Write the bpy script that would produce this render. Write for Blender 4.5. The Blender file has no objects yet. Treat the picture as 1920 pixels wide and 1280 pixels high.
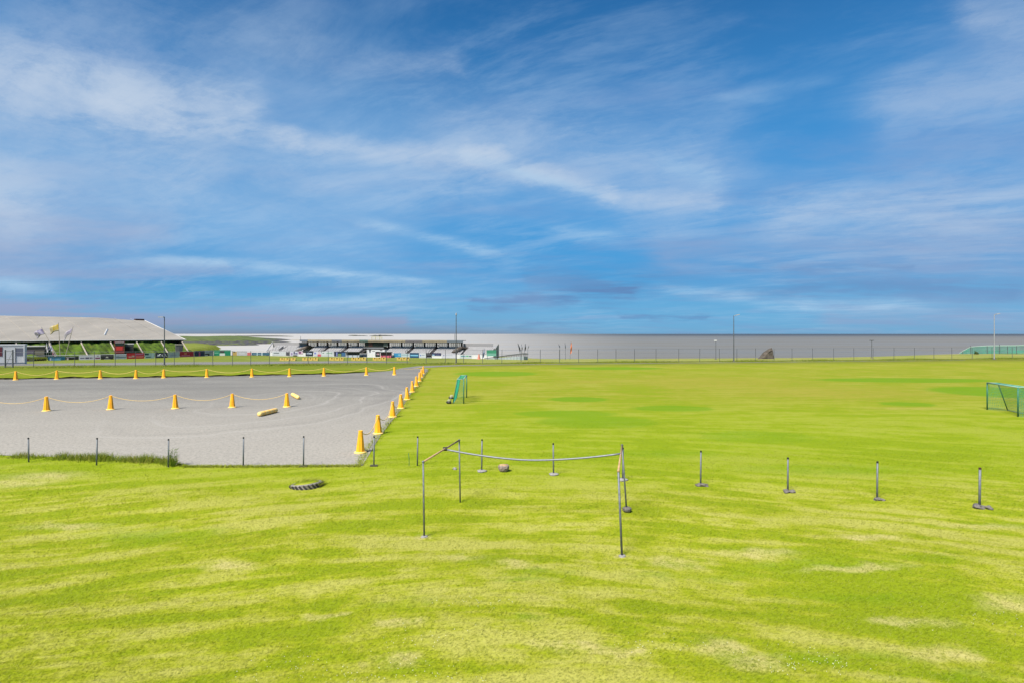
import bpy, bmesh, math, random
import numpy as np
from mathutils import Vector, Matrix

random.seed(7)
rng = np.random.default_rng(11)
S = bpy.context.scene
COL = S.collection
R = math.radians

# ------------------------------------------------------------------ camera, light, sky, exposure
FPX, CX, HY, EYE = 1067.0, 960.0, 626.0, 4.6       # focal length and horizon measured in the photograph
cam_d = bpy.data.cameras.new('camera')
cam = bpy.data.objects.new('camera', cam_d)
COL.objects.link(cam)
cam.location = (0, 0, EYE)
cam.rotation_euler = (R(90), 0, 0)
cam_d.sensor_width = 36.0
cam_d.lens = 36.0 * FPX / 1920.0
cam_d.shift_y = -14.0 / 1920.0
cam_d.clip_start = 0.1
cam_d.clip_end = 100000
S.camera = cam

EXPO = 1.5
SKY_STR = 0.05
SUN_AZ, SUN_EL = -146.0, 50.0                        # degrees; azimuth from the view axis (+Y), negative = left
S.view_settings.view_transform = 'Standard'
S.view_settings.look = 'None'
S.view_settings.gamma = 1.0
S.view_settings.use_curve_mapping = False
S.view_settings.exposure = EXPO

sun_d = bpy.data.lights.new('sun', 'SUN')
sun_d.energy = 3.1
sun_d.angle = R(20)
sun_d.color = (1.0, 0.955, 0.88)
sun = bpy.data.objects.new('sun', sun_d)
COL.objects.link(sun)
to_sun = Vector((math.sin(R(SUN_AZ)) * math.cos(R(SUN_EL)), math.cos(R(SUN_AZ)) * math.cos(R(SUN_EL)), math.sin(R(SUN_EL))))
sun.rotation_euler = to_sun.to_track_quat('Z', 'Y').to_euler()
sun.location = (-30, 40, 60)


def lin(c):
    return tuple((v / 255 / 12.92) if v / 255 <= 0.04045 else ((v / 255 + 0.055) / 1.055) ** 2.4 for v in c)


class NT:
    """small helper for wiring node trees"""
    def __init__(self, tree):
        self.t = tree
        self.n = tree.nodes
        self.l = tree.links

    def put(self, node, key, val):
        s = node.inputs[key]
        if isinstance(val, bpy.types.NodeSocket):
            self.l.new(val, s)
        else:
            if hasattr(s.default_value, '__len__') and hasattr(val, '__len__') and len(val) == 3 and len(s.default_value) == 4:
                val = tuple(val) + (1.0,)
            s.default_value = val

    def math(self, op, a, b=None, c=None, clamp=False):
        n = self.n.new('ShaderNodeMath')
        n.operation = op
        n.use_clamp = clamp
        self.put(n, 0, a)
        if b is not None:
            self.put(n, 1, b)
        if c is not None:
            self.put(n, 2, c)
        return n.outputs[0]

    def vmath(self, op, a, b=None, out=0):
        n = self.n.new('ShaderNodeVectorMath')
        n.operation = op
        self.put(n, 0, a)
        if b is not None:
            if op == 'SCALE':
                self.put(n, 'Scale', b)
            else:
                self.put(n, 1, b)
        return n.outputs['Value' if out == 'v' else out]

    def xyz(self, x, y, z=0.0):
        n = self.n.new('ShaderNodeCombineXYZ')
        self.put(n, 0, x); self.put(n, 1, y); self.put(n, 2, z)
        return n.outputs[0]

    def sep(self, v):
        n = self.n.new('ShaderNodeSeparateXYZ')
        self.put(n, 0, v)
        return n.outputs

    def noise(self, v, scale, detail=4.0, rough=0.5, dist=0.0, col=False):
        n = self.n.new('ShaderNodeTexNoise')
        self.put(n, 'Vector', v)
        n.inputs['Scale'].default_value = scale
        n.inputs['Detail'].default_value = detail
        n.inputs['Roughness'].default_value = rough
        n.inputs['Distortion'].default_value = dist
        return n.outputs['Color' if col else 'Fac']

    def ramp(self, v, lo, hi, a=0.0, b=1.0):
        n = self.n.new('ShaderNodeMapRange')
        n.interpolation_type = 'SMOOTHSTEP'
        self.put(n, 'Value', v)
        n.inputs['From Min'].default_value = lo
        n.inputs['From Max'].default_value = hi
        self.put(n, 'To Min', a); self.put(n, 'To Max', b)
        return n.outputs[0]

    def mix(self, f, a, b, blend='MIX'):
        n = self.n.new('ShaderNodeMix')
        n.data_type = 'RGBA'
        n.blend_type = blend
        n.clamp_factor = True
        fs = n.inputs[0]
        if isinstance(f, bpy.types.NodeSocket):
            self.l.new(f, fs)
        else:
            fs.default_value = f
        for k, v in ((6, a), (7, b)):
            if isinstance(v, bpy.types.NodeSocket):
                self.l.new(v, n.inputs[k])
            else:
                n.inputs[k].default_value = tuple(v) + (1.0,)
        return n.outputs[2]

    def stroke(self, P, a, b, w0, w1, taper=False):
        """soft brush stroke: 1 on the segment a-b, falling off over the width"""
        ba = Vector((b[0] - a[0], b[1] - a[1], 0))
        L2 = max(ba.length_squared, 1e-9)
        pa = self.vmath('SUBTRACT', P, (a[0], a[1], 0))
        t = self.math('MULTIPLY', self.vmath('DOT_PRODUCT', pa, tuple(ba), 'v'), 1 / L2, clamp=True)
        d = self.vmath('LENGTH', self.vmath('SUBTRACT', pa, self.vmath('SCALE', tuple(ba), t)), out='v')
        w = self.math('MULTIPLY_ADD', t, w1 - w0, w0)
        q = self.math('DIVIDE', d, w)
        g = self.math('EXPONENT', self.math('MULTIPLY', self.math('MULTIPLY', q, q), -1.0))
        if not taper:
            return g
        e = self.math('MULTIPLY', self.ramp(t, 0.0, 0.35), self.ramp(t, 1.0, 0.65))
        return self.math('MULTIPLY', g, e)


# ---- the sky: physical clear sky with cirrus veils and grey-lilac banks fixed in the heavens
world = bpy.data.worlds.new('World')
S.world = world
world.use_nodes = True
wt = NT(world.node_tree)
wt.n.clear()
out = wt.n.new('ShaderNodeOutputWorld')
bg = wt.n.new('ShaderNodeBackground')
bg.inputs['Strength'].default_value = SKY_STR
wt.l.new(bg.outputs[0], out.inputs[0])
sky = wt.n.new('ShaderNodeTexSky')
sky.sky_type = 'NISHITA'
sky.sun_disc = False
sky.sun_elevation = R(SUN_EL)
sky.sun_rotation = R(SUN_AZ)
sky.air_density = 0.5
sky.dust_density = 0.0
sky.ozone_density = 6.0
gain = 1.0 / (SKY_STR * 2 ** EXPO)


def cloud(c):
    return tuple(v * gain for v in lin(c))


tc = wt.n.new('ShaderNodeTexCoord').outputs['Generated']
D = wt.vmath('NORMALIZE', tc)
dx, dy, dz = wt.sep(D)
az = wt.math('ARCTAN2', dx, dy)
el = wt.math('ARCSINE', dz)
# fibres run nearly level near the horizon and fan out higher up
plane = wt.xyz(wt.math('DIVIDE', dx, wt.math('ADD', wt.math('MAXIMUM', dz, 0.0), 0.10)),
               wt.math('DIVIDE', dy, wt.math('ADD', wt.math('MAXIMUM', dz, 0.0), 0.10)), 0.0)
rot = wt.n.new('ShaderNodeVectorRotate')
rot.rotation_type = 'Z_AXIS'
wt.put(rot, 'Vector', plane)
rot.inputs['Angle'].default_value = R(32)
plr = rot.outputs[0]
fib = wt.noise(wt.vmath('MULTIPLY', plr, (0.85, 2.0, 1.0)), 1.7, 13.0, 0.69, 0.35)
veil = wt.noise(wt.vmath('MULTIPLY', plane, (0.8, 1.0, 1.0)), 0.75, 6.0, 0.55, 0.6)
bank = wt.noise(wt.vmath('MULTIPLY', plane, (0.55, 1.0, 1.0)), 1.5, 11.0, 0.62, 0.2)
AE0 = wt.xyz(az, el, 0.0)
warp = wt.vmath('SUBTRACT', wt.noise(wt.vmath('MULTIPLY', AE0, (5.0, 14.0, 1.0)), 1.0, 10.0, 0.68, col=True), (0.5, 0.5, 0.5))
AE = wt.vmath('ADD', AE0, wt.vmath('MULTIPLY', warp, (0.10, 0.06, 0.0)))
AEs = wt.vmath('ADD', AE0, wt.vmath('MULTIPLY', warp, (0.05, 0.022, 0.0)))


def ae(px, py):
    v = Vector(((px - CX) / FPX, 1.0, (HY - py) / FPX)).normalized()
    return (math.atan2(v.x, v.y), math.asin(v.z))


def addup(P, strokes, taper=False):
    acc = None
    for p, q, w0, w1, amp in strokes:
        s = wt.math('MULTIPLY', wt.stroke(P, ae(*p), ae(*q), w0 / FPX, w1 / FPX, taper), amp)
        acc = s if acc is None else wt.math('ADD', acc, s)
    return acc


white_broad = addup(AE, [
    ((-160, 118), (455, 200), 52, 28, 0.86), ((-160, 190), (330, 235), 80, 60, 0.26),
    ((200, 196), (560, 262), 22, 11, 0.60), ((520, 256), (930, 298), 15, 16, 0.62),
    ((880, 294), (1150, 366), 18, 13, 0.66), ((1130, 364), (1340, 374), 14, 16, 0.46),
    ((860, 250), (1330, 310), 60, 70, 0.30), ((330, 300), (900, 340), 80, 60, 0.22),
    ((-60, 350), (10, 365), 42, 50, 0.66), ((-200, 380), (330, 330), 60, 60, 0.2),
    ((1480, 400), (1860, 385), 44, 60, 0.46), ((1700, 195), (1990, 150), 46, 60, 0.36),
    ((1830, 30), (1990, 50), 24, 50, 0.36), ((100, 40), (560, 90), 60, 60, 0.16),
    ((640, 130), (850, 120), 24, 20, 0.18), ((1180, 400), (1480, 420), 26, 26, 0.2)])
white_fine = addup(AEs, [
    ((610, 395), (1010, 494), 9, 11, 0.60), ((210, 488), (520, 496), 8, 10, 0.56),
    ((380, 490), (870, 534), 10, 7, 0.66), ((380, 572), (880, 560), 14, 14, 0.50),
    ((1200, 538), (1480, 566), 8, 12, 0.50), ((1380, 572), (1820, 574), 9, 10, 0.55), ((1000, 428), (1190, 444), 12, 14, 0.35),
    ((-180, 510), (150, 545), 18, 14, 0.55), ((1360, 172), (1600, 140), 9, 8, 0.16), ((1300, 175), (1500, 182), 9, 9, 0.14),
    ((1210, 285), (1380, 352), 16, 18, 0.34), ((800, 270), (1200, 385), 10, 10, 0.34)], True)
grey = addup(AE, [
    ((-150, 440), (300, 430), 60, 30, 0.95), ((-150, 520), (430, 505), 22, 10, 0.6),
    ((-100, 578), (760, 604), 20, 16, 1.2), ((1250, 480), (1990, 470), 40, 70, 0.55),
    ((1000, 330), (1990, 300), 30, 60, 0.18), ((1560, 585), (1990, 600), 20, 26, 0.5)])
dark = addup(AE, [
    ((885, 570), (1180, 548), 12, 16, 0.95), ((1000, 520), (1900, 545), 18, 16, 0.5),
    ((1160, 590), (1330, 596), 6, 5, 0.55), ((950, 612), (1130, 600), 6, 4, 0.45), ((1380, 500), (1700, 505), 9, 8, 0.4)])

hsv = wt.n.new('ShaderNodeHueSaturation')
hsv.inputs['Hue'].default_value = 0.492
hsv.inputs['Saturation'].default_value = 1.20
hsv.inputs['Value'].default_value = 1.38
wt.put(hsv, 'Color', sky.outputs[0])
skyc = hsv.outputs[0]
# bright sea haze low down keeps the sky a soft cyan towards the horizon
skyc = wt.mix(wt.ramp(el, 0.62, 0.03, 0.0, 0.96), skyc, cloud((72, 152, 208)))
skyc = wt.mix(wt.ramp(el, 0.11, 0.02, 0.0, 0.7), skyc, cloud((116, 182, 222)))
# all over: thin veils so that no part of the sky is empty blue
fb = wt.ramp(fib, 0.38, 0.68)
vl = wt.ramp(veil, 0.34, 0.72)
skyc = wt.mix(wt.math('MULTIPLY', wt.math('MULTIPLY', fb, vl), 0.46), skyc, cloud((172, 202, 232)))
skyc = wt.mix(wt.math('MULTIPLY', wt.ramp(bank, 0.46, 0.72), 0.42), skyc, cloud((128, 158, 205)))
skyc = wt.mix(wt.math('MULTIPLY', wt.math('MULTIPLY', grey, wt.ramp(bank, 0.25, 0.62, 0.35, 1.0)), 0.95, clamp=True), skyc, cloud((150, 168, 204)))
skyc = wt.mix(wt.math('MULTIPLY', wt.math('MULTIPLY', dark, wt.ramp(bank, 0.38, 0.58, 0.1, 1.1)), 0.9, clamp=True), skyc, cloud((98, 140, 190)))
wisp = wt.noise(wt.vmath('ADD', wt.vmath('MULTIPLY', AE0, (9.0, 30.0, 1.0)), wt.vmath('MULTIPLY', warp, (2.2, 3.0, 0.0))), 1.0, 9.0, 0.66)
fibre = wt.math('ADD', wt.ramp(fib, 0.34, 0.64, 0.40, 0.95), wt.ramp(wisp, 0.34, 0.66, -0.16, 0.30))
soft = addup(AE, [((-200, 270), (700, 400), 120, 90, 0.34), ((500, 200), (1250, 330), 90, 80, 0.26), ((500, 470), (1000, 560), 60, 50, 0.16)])
skyc = wt.mix(wt.math('MULTIPLY', soft, wt.ramp(veil, 0.25, 0.65, 0.55, 1.1), clamp=True), skyc, cloud((166, 200, 234)))
dens = wt.math('SUBTRACT', 1.0, wt.math('EXPONENT', wt.math('MULTIPLY', wt.math('MULTIPLY', white_broad, fibre), -1.25)))
skyc = wt.mix(dens, skyc, cloud((196, 211, 230)))
skyc = wt.mix(wt.math('MULTIPLY', white_fine, wt.math('MULTIPLY', fibre, 1.1), clamp=True), skyc, cloud((172, 206, 235)))
# low bank of grey sea haze along the horizon, thicker to the left
hz = wt.math('EXPONENT', wt.math('MULTIPLY', wt.math('MAXIMUM', el, 0.0), -70.0))
hz = wt.math('MULTIPLY', hz, wt.ramp(az, -0.12, 0.2, 1.0, 0.3))
skyc = wt.mix(hz, skyc, cloud((126, 142, 164)))
wt.l.new(skyc, bg.inputs['Color'])

# ------------------------------------------------------------------ helpers: names, meshes, materials
def tag(o, label=None, cat=None, group=None, kind=None):
    if label: o['label'] = label
    if cat: o['category'] = cat
    if group: o['group'] = group
    if kind: o['kind'] = kind
    return o


def empty(name, loc, rz=0.0, label=None, cat=None, group=None):
    o = bpy.data.objects.new(name, None)
    o.empty_display_size = 0.2
    o.location = loc
    o.rotation_euler = (0, 0, rz)
    COL.objects.link(o)
    return tag(o, label, cat, group)


def copy_tree(o, parent=None):
    c = o.copy()
    COL.objects.link(c)
    if parent is not None:
        c.parent = parent
    for ch in list(o.children):
        copy_tree(ch, c)
    return c


class MB:
    def __init__(self):
        self.v, self.f, self.m = [], [], []
        self.mat = 0

    def add(self, vs, fs):
        o = len(self.v)
        self.v += [tuple(p) for p in vs]
        self.f += [tuple(i + o for i in f) for f in fs]
        self.m += [self.mat] * len(fs)
        return self

    def box(self, c, s, M=None, rz=0.0):
        x, y, z = s[0] / 2, s[1] / 2, s[2] / 2
        vs = [Vector((a, b, d)) for d in (-z, z) for b in (-y, y) for a in (-x, x)]
        m = Matrix.Translation(c) @ (M if M is not None else Matrix.Rotation(rz, 4, 'Z'))
        return self.add([m @ p for p in vs], [(0, 2, 3, 1), (4, 5, 7, 6), (0, 1, 5, 4), (1, 3, 7, 5), (3, 2, 6, 7), (2, 0, 4, 6)])

    def quadbox(self, a, b, z0, z1, t, side=1.0):
        """upright slab standing on the ground line a-b (xy), thickness t to one side"""
        a, b = Vector((a[0], a[1], 0)), Vector((b[0], b[1], 0))
        n = Vector((-(b - a).y, (b - a).x, 0)).normalized() * t * side
        p = [a, b, b + n, a + n]
        vs = [q + Vector((0, 0, z0)) for q in p] + [q + Vector((0, 0, z1)) for q in p]
        return self.add(vs, [(3, 2, 1, 0), (4, 5, 6, 7), (0, 1, 5, 4), (1, 2, 6, 5), (2, 3, 7, 6), (3, 0, 4, 7)])

    def tube(self, pts, r, n=8, caps=True):
        pts = [Vector(p) for p in pts]
        rs = r if isinstance(r, (list, tuple)) else [r] * len(pts)
        vs, fs = [], []
        for i, p in enumerate(pts):
            d = (pts[min(i + 1, len(pts) - 1)] - pts[max(i - 1, 0)]).normalized()
            u = d.cross(Vector((0, 0, 1)))
            if u.length < 1e-3: u = Vector((1, 0, 0))
            u.normalize()
            w = u.cross(d).normalized()
            for k in range(n):
                a = 2 * math.pi * k / n
                vs.append(p + (u * math.cos(a) + w * math.sin(a)) * rs[i])
        for i in range(len(pts) - 1):
            for k in range(n):
                k2 = (k + 1) % n
                fs.append((i * n + k, i * n + k2, (i + 1) * n + k2, (i + 1) * n + k))
        if caps:
            fs.append(tuple(reversed(range(n))))
            fs.append(tuple((len(pts) - 1) * n + k for k in range(n)))
        return self.add(vs, fs)

    def lathe(self, prof, n=16, c=(0, 0, 0), wob=None):
        vs, fs = [], []
        for r, z in prof:
            for k in range(n):
                a = 2 * math.pi * k / n
                q = r * (wob(a, z) if wob else 1.0)
                vs.append((c[0] + q * math.cos(a), c[1] + q * math.sin(a), c[2] + z))
        for i in range(len(prof) - 1):
            for k in range(n):
                k2 = (k + 1) % n
                fs.append((i * n + k, i * n + k2, (i + 1) * n + k2, (i + 1) * n + k))
        fs.append(tuple(reversed(range(n))))
        fs.append(tuple((len(prof) - 1) * n + k for k in range(n)))
        return self.add(vs, fs)

    def rock(self, c, s, seed=0, sub=2, amp=0.25, rz=0.0):
        bm = bmesh.new()
        bmesh.ops.create_icosphere(bm, subdivisions=sub, radius=1.0)
        rr = random.Random(seed)
        ph = [(rr.uniform(0, 6), rr.uniform(1.2, 3.2), Vector((rr.uniform(-1, 1), rr.uniform(-1, 1), rr.uniform(-1, 1))).normalized()) for _ in range(7)]
        vs = []
        for v in bm.verts:
            d = 1.0 + amp * sum(math.sin(f * 2.2 * v.co.dot(ax) + p) for p, f, ax in ph) / 3.5
            q = v.co * d
            q = Vector((q.x * s[0], q.y * s[1], q.z * s[2]))
            q.rotate(Matrix.Rotation(rz, 3, 'Z'))
            vs.append(q + Vector(c))
        bm.verts.index_update()
        fs = [tuple(v.index for v in f.verts) for f in bm.faces]
        bm.free()
        return self.add(vs, fs)

    def build(self, name, mats, parent=None, smooth=False):
        me = bpy.data.meshes.new(name)
        me.from_pydata(self.v, [], self.f)
        mats = mats if isinstance(mats, (list, tuple)) else [mats]
        for m in mats:
            me.materials.append(m)
        if len(mats) > 1:
            me.polygons.foreach_set('material_index', self.m)
        if smooth:
            me.polygons.foreach_set('use_smooth', [True] * len(me.polygons))
        me.update()
        o = bpy.data.objects.new(name, me)
        COL.objects.link(o)
        if parent is not None:
            o.parent = parent
        return o


def mat(name, col, rough=0.6, metal=0.0, var=0.12, vscale=6.0, col2=None, spec=0.4, bump=0.0, bscale=30.0, stretch=(1, 1, 1), f2=(0.55, 0.75)):
    """plain surface with procedural grain and wear"""
    m = bpy.data.materials.new(name)
    m.use_nodes = True
    t = NT(m.node_tree)
    b = t.n['Principled BSDF']
    pos = t.vmath('MULTIPLY', t.n.new('ShaderNodeTexCoord').outputs['Object'], stretch)
    nz = t.noise(pos, vscale, 5.0, 0.6)
    c = t.mix(t.ramp(nz, 0.3, 0.7), tuple(v * (1 - var) for v in col), tuple(min(1, v * (1 + var)) for v in col))
    if col2:
        c = t.mix(t.ramp(t.noise(pos, vscale * 0.6, 6.0, 0.65), f2[0], f2[1]), c, col2)
    t.put(b, 'Base Color', c)
    t.put(b, 'Roughness', t.math('ADD', rough - 0.06, t.math('MULTIPLY', nz, 0.12)))
    b.inputs['Metallic'].default_value = metal
    b.inputs['Specular IOR Level'].default_value = spec
    if bump:
        bn = t.n.new('ShaderNodeBump')
        bn.inputs['Strength'].default_value = bump
        bn.inputs['Distance'].default_value = 0.02
        t.put(bn, 'Height', t.noise(pos, bscale, 5.0, 0.6))
        t.l.new(bn.outputs[0], b.inputs['Normal'])
    return m


def gpt(px, py, z=0.0):
    """point of the level z that lies along the sight line through photo pixel px, py"""
    d = (EYE - z) * FPX / (py - HY)
    return Vector(((px - CX) / FPX * d, d, z))


def at(px, py, d):
    return Vector(((px - CX) / FPX * d, d, EYE - (py - HY) / FPX * d))


def sstep(a, b, x):
    t = min(1.0, max(0.0, (x - a) / (b - a)))
    return t * t * (3 - 2 * t)


def lerp_tab(tab, x):
    if x <= tab[0][0]: return tab[0][1]
    for (x0, y0), (x1, y1) in zip(tab, tab[1:]):
        if x <= x1:
            return y0 + (y1 - y0) * (x - x0) / (x1 - x0)
    return tab[-1][1]


def fence_y(x):
    return 90.2 + 0.168 * x


SHORE = [(-600, 420), (-230, 420), (-170, 330), (-128, 225), (-108, 192), (-100, 183), (-92, 180), (-55, 192), (-6, 178), (8, 152), (30, 141), (80, 143), (110, 158), (170, 175), (600, 185)]
SEA_Z = -4.0


def H(x, y):
    s = y - fence_y(x)
    h = -0.033 * min(max(s - 1.0, 0.0), 61.0)
    mound = sstep(76, 106, x) * math.exp(-((y - 129) / 15.0) ** 2) * (0.92 + 0.08 * math.sin(x * 0.11))
    h += mound
    over = y - lerp_tab(SHORE, x) - 1.5 * math.sin(x * 0.35) - 0.8 * math.sin(x * 0.9 + 1)
    if over > 0:
        h -= 0.55 * over if over < 12 else 6.6
    # gentle roll in the mown lawn near the camera, level where gravel and posts stand
    if y < 19.0:
        k = sstep(19.0, 15.0, y)
        h += k * (0.035 * math.sin(0.55 * x + 0.8 * y) + 0.03 * math.sin(0.9 * x - 0.6 * y + 1.3))
    return max(h, -9.0)


def relief(x, y):
    return H(x, y)


# ------------------------------------------------------------------ ground materials
LUSH = [(1262, 765, 2.5, 1.5), (1060, 775, 3.0, 1.5), (1900, 735, 6, 5), (1150, 690, 7, 3), (1700, 712, 9, 3), (1085, 748, 2.2, 1.6), (1420, 818, 2.6, 1.6), (1700, 757, 1.8, 1.2), (1120, 790, 3.2, 2.2), (930, 700, 5, 4), (1240, 850, 2.4, 0.7), (1560, 880, 3.0, 0.8),
        (1010, 1075, 0.7, 0.22), (985, 1090, 0.6, 0.12), (1500, 1055, 1.2, 0.25), (1740, 1050, 0.9, 0.22), (1320, 1075, 1.2, 0.16), (1620, 1120, 1.4, 0.16), (1600, 1240, 1.0, 0.22), (1780, 1270, 0.8, 0.14), (760, 1130, 0.7, 0.16), (300, 1000, 1.6, 0.5), (980, 1165, 0.35, 0.12)]
DRY = [(80, 892, 1.3, 0.55), (20, 905, 1.2, 0.5), (745, 1168, 0.42, 0.16), (1085, 1215, 0.65, 0.17), (1170, 1225, 0.4, 0.12), (1350, 1215, 0.35, 0.3), (1430, 1245, 0.35, 0.2), (1270, 1050, 0.6, 0.28), (1420, 1035, 0.8, 0.22), (1600, 1065, 1.1, 0.16), (1720, 1165, 0.7, 0.14),
       (1760, 1225, 0.5, 0.2), (1620, 1010, 0.8, 0.16), (1850, 985, 0.9, 0.2), (960, 1060, 0.4, 0.25), (870, 1045, 0.5, 0.2), (740, 1240, 0.3, 0.16), (430, 1060, 0.6, 0.16), (120, 985, 1.0, 0.22), (1900, 1130, 0.6, 0.3), (1700, 765, 2.4, 0.7), (1330, 715, 9, 7), (1560, 735, 8, 5),
       (610, 1150, 0.3, 0.1), (795, 1003, 0.22, 0.16), (1166, 1040, 0.2, 0.1), (1100, 715, 3.0, 2.0)]


def grass_nodes(t, blades=False):
    geo = t.n.new('ShaderNodeNewGeometry')
    P = geo.outputs['Position']
    x, y, z = t.sep(P)
    # mower passes bow round the building; they straighten out on the big field
    xx = t.math('MULTIPLY', x, x)
    bow = t.math('DIVIDE', t.math('MULTIPLY', xx, 0.033), t.math('ADD', 1.0, t.math('MULTIPLY', xx, 0.0034)))
    near = t.ramp(y, 18.0, 34.0, 1.0, 0.0)
    psi = t.math('ADD', y, t.math('MULTIPLY', bow, near))
    strk = t.noise(t.xyz(t.math('MULTIPLY', x, 0.17), psi, 0.0), 1.25, 7.0, 0.6)
    strk2 = t.noise(t.xyz(t.math('MULTIPLY', x, 0.3), t.math('MULTIPLY', psi, 1.6), 3.0), 2.6, 5.0, 0.65)
    patch = t.noise(P, 0.16, 5.0, 0.55, 0.4)
    clump = t.noise(P, 1.5, 5.0, 0.62)
    fine = t.noise(P, 19.0, 4.0, 0.7)
    far = t.ramp(y, 16.0, 42.0)
    lush_c, mid_c, dry_c, straw_c = (0.168, 0.230, 0.003), (0.266, 0.290, 0.011), (0.378, 0.358, 0.085), (0.47, 0.40, 0.17)
    k = t.math('ADD', t.math('MULTIPLY', strk, 0.55), t.math('ADD', t.math('MULTIPLY', strk2, 0.2), t.math('MULTIPLY', clump, 0.25)))
    k = t.math('ADD', k, t.math('MULTIPLY', t.math('SUBTRACT', patch, 0.5), 0.35))
    lush = t.ramp(k, 0.51, 0.42)
    dry = t.math('MULTIPLY', t.ramp(k, 0.462, 0.585), t.ramp(y, 13.0, 20.5, 0.98, 0.30))
    P2 = t.vmath('ADD', t.xyz(x, y, 0.0), t.vmath('MULTIPLY', t.vmath('SUBTRACT', t.noise(P, 1.6, 5.0, 0.65, col=True), (0.5, 0.5, 0.5)), (1.5, 0.8, 0.0)))

    def spots(lst):
        acc = None
        for px, py, rx, ry in lst:
            g = gpt(px, py)
            q = t.vmath('LENGTH', t.vmath('MULTIPLY', t.vmath('SUBTRACT', P2, (g.x, g.y, 0)), (1 / rx, 1 / ry, 0.0)), out='v')
            s = t.ramp(q, 1.6, 0.25)
            acc = s if acc is None else t.math('MAXIMUM', acc, s)
        return acc
    ls, ds = spots(LUSH), spots(DRY)
    c = t.mix(t.ramp(y, 14.0, 21.0), mid_c, (0.207, 0.262, 0.004))
    c = t.mix(t.ramp(y, 24.0, 46.0), c, (0.205, 0.216, 0.010))
    c = t.mix(t.math('MULTIPLY', dry, 0.80), c, dry_c)
    c = t.mix(t.math('MULTIPLY', lush, 0.72), c, lush_c)
    c = t.mix(t.math('MULTIPLY', t.math('MULTIPLY', ds, 0.66), t.ramp(t.math('ADD', t.math('MULTIPLY', clump, 0.6), t.math('MULTIPLY', fine, 0.4)), 0.36, 0.58, 0.25, 1.0)), c, t.mix(far, straw_c, (0.255, 0.222, 0.028)))
    ls = t.math('ADD', t.math('MULTIPLY', t.ramp(ls, 0.3, 0.6), far), t.math('MULTIPLY', t.math('MULTIPLY', ls, t.ramp(clump, 0.35, 0.6, 0.2, 0.75)), t.math('SUBTRACT', 1.0, far)))
    c = t.mix(t.math('MULTIPLY', ls, 0.85), c, t.mix(far, (0.140, 0.228, 0.002), (0.112, 0.215, 0.002)))
    # beyond the far fence the turf is paler and less lush
    beyond = t.ramp(t.math('SUBTRACT', y, t.math('MULTIPLY', x, 0.168)), 88.0, 98.0)
    c = t.mix(t.math('MULTIPLY', beyond, 0.7), c, t.mix(t.ramp(t.noise(P, 0.09, 4.0, 0.6), 0.35, 0.65), (0.19, 0.22, 0.05), (0.27, 0.235, 0.09)))
    # unmown olive strip before the far fence
    off = t.math('SUBTRACT', y, t.math('MULTIPLY', x, 0.168))
    verge = t.math('MULTIPLY', t.ramp(off, 76.0, 88.5), t.ramp(t.noise(t.xyz(t.math('MULTIPLY', x, 0.12), y, 0.0), 0.9, 5.0, 0.65), 0.30, 0.62, 0.1, 1.0))
    verge = t.math('MULTIPLY', verge, t.ramp(off, 93.0, 97.0, 1.0, 0.0))
    c = t.mix(t.math('MULTIPLY', verge, 0.92), c, (0.098, 0.105, 0.016))
    leftbank = t.math('MULTIPLY', t.ramp(x, -8.0, -18.0), t.ramp(y, 52.0, 58.0))
    c = t.mix(t.math('MULTIPLY', leftbank, t.ramp(t.noise(t.xyz(t.math('MULTIPLY', x, 0.2), y, 0.0), 0.7, 5.0, 0.65), 0.3, 0.6, 0.15, 0.75)), c, (0.10, 0.135, 0.006))
    # grain: single dark gaps and bleached tips
    c = t.mix(t.ramp(fine, 0.5, 0.32, 0.0, 0.55), c, (0.075, 0.105, 0.004))
    c = t.mix(t.ramp(fine, 0.56, 0.78, 0.0, 0.4), c, t.mix(far, (0.36, 0.36, 0.11), (0.29, 0.29, 0.03)))
    return c, fine, P


def grass_mat(name):
    m = bpy.data.materials.new(name)
    m.use_nodes = True
    t = NT(m.node_tree)
    b = t.n['Principled BSDF']
    c, fine, P = grass_nodes(t)
    t.put(b, 'Base Color', c)
    b.inputs['Roughness'].default_value = 0.9
    b.inputs['Specular IOR Level'].default_value = 0.1
    bn = t.n.new('ShaderNodeBump')
    bn.inputs['Strength'].default_value = 0.5
    bn.inputs['Distance'].default_value = 0.05
    t.put(bn, 'Height', t.math('ADD', fine, t.noise(P, 2.6, 4.0, 0.6)))
    t.l.new(bn.outputs[0], b.inputs['Normal'])
    return m


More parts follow.
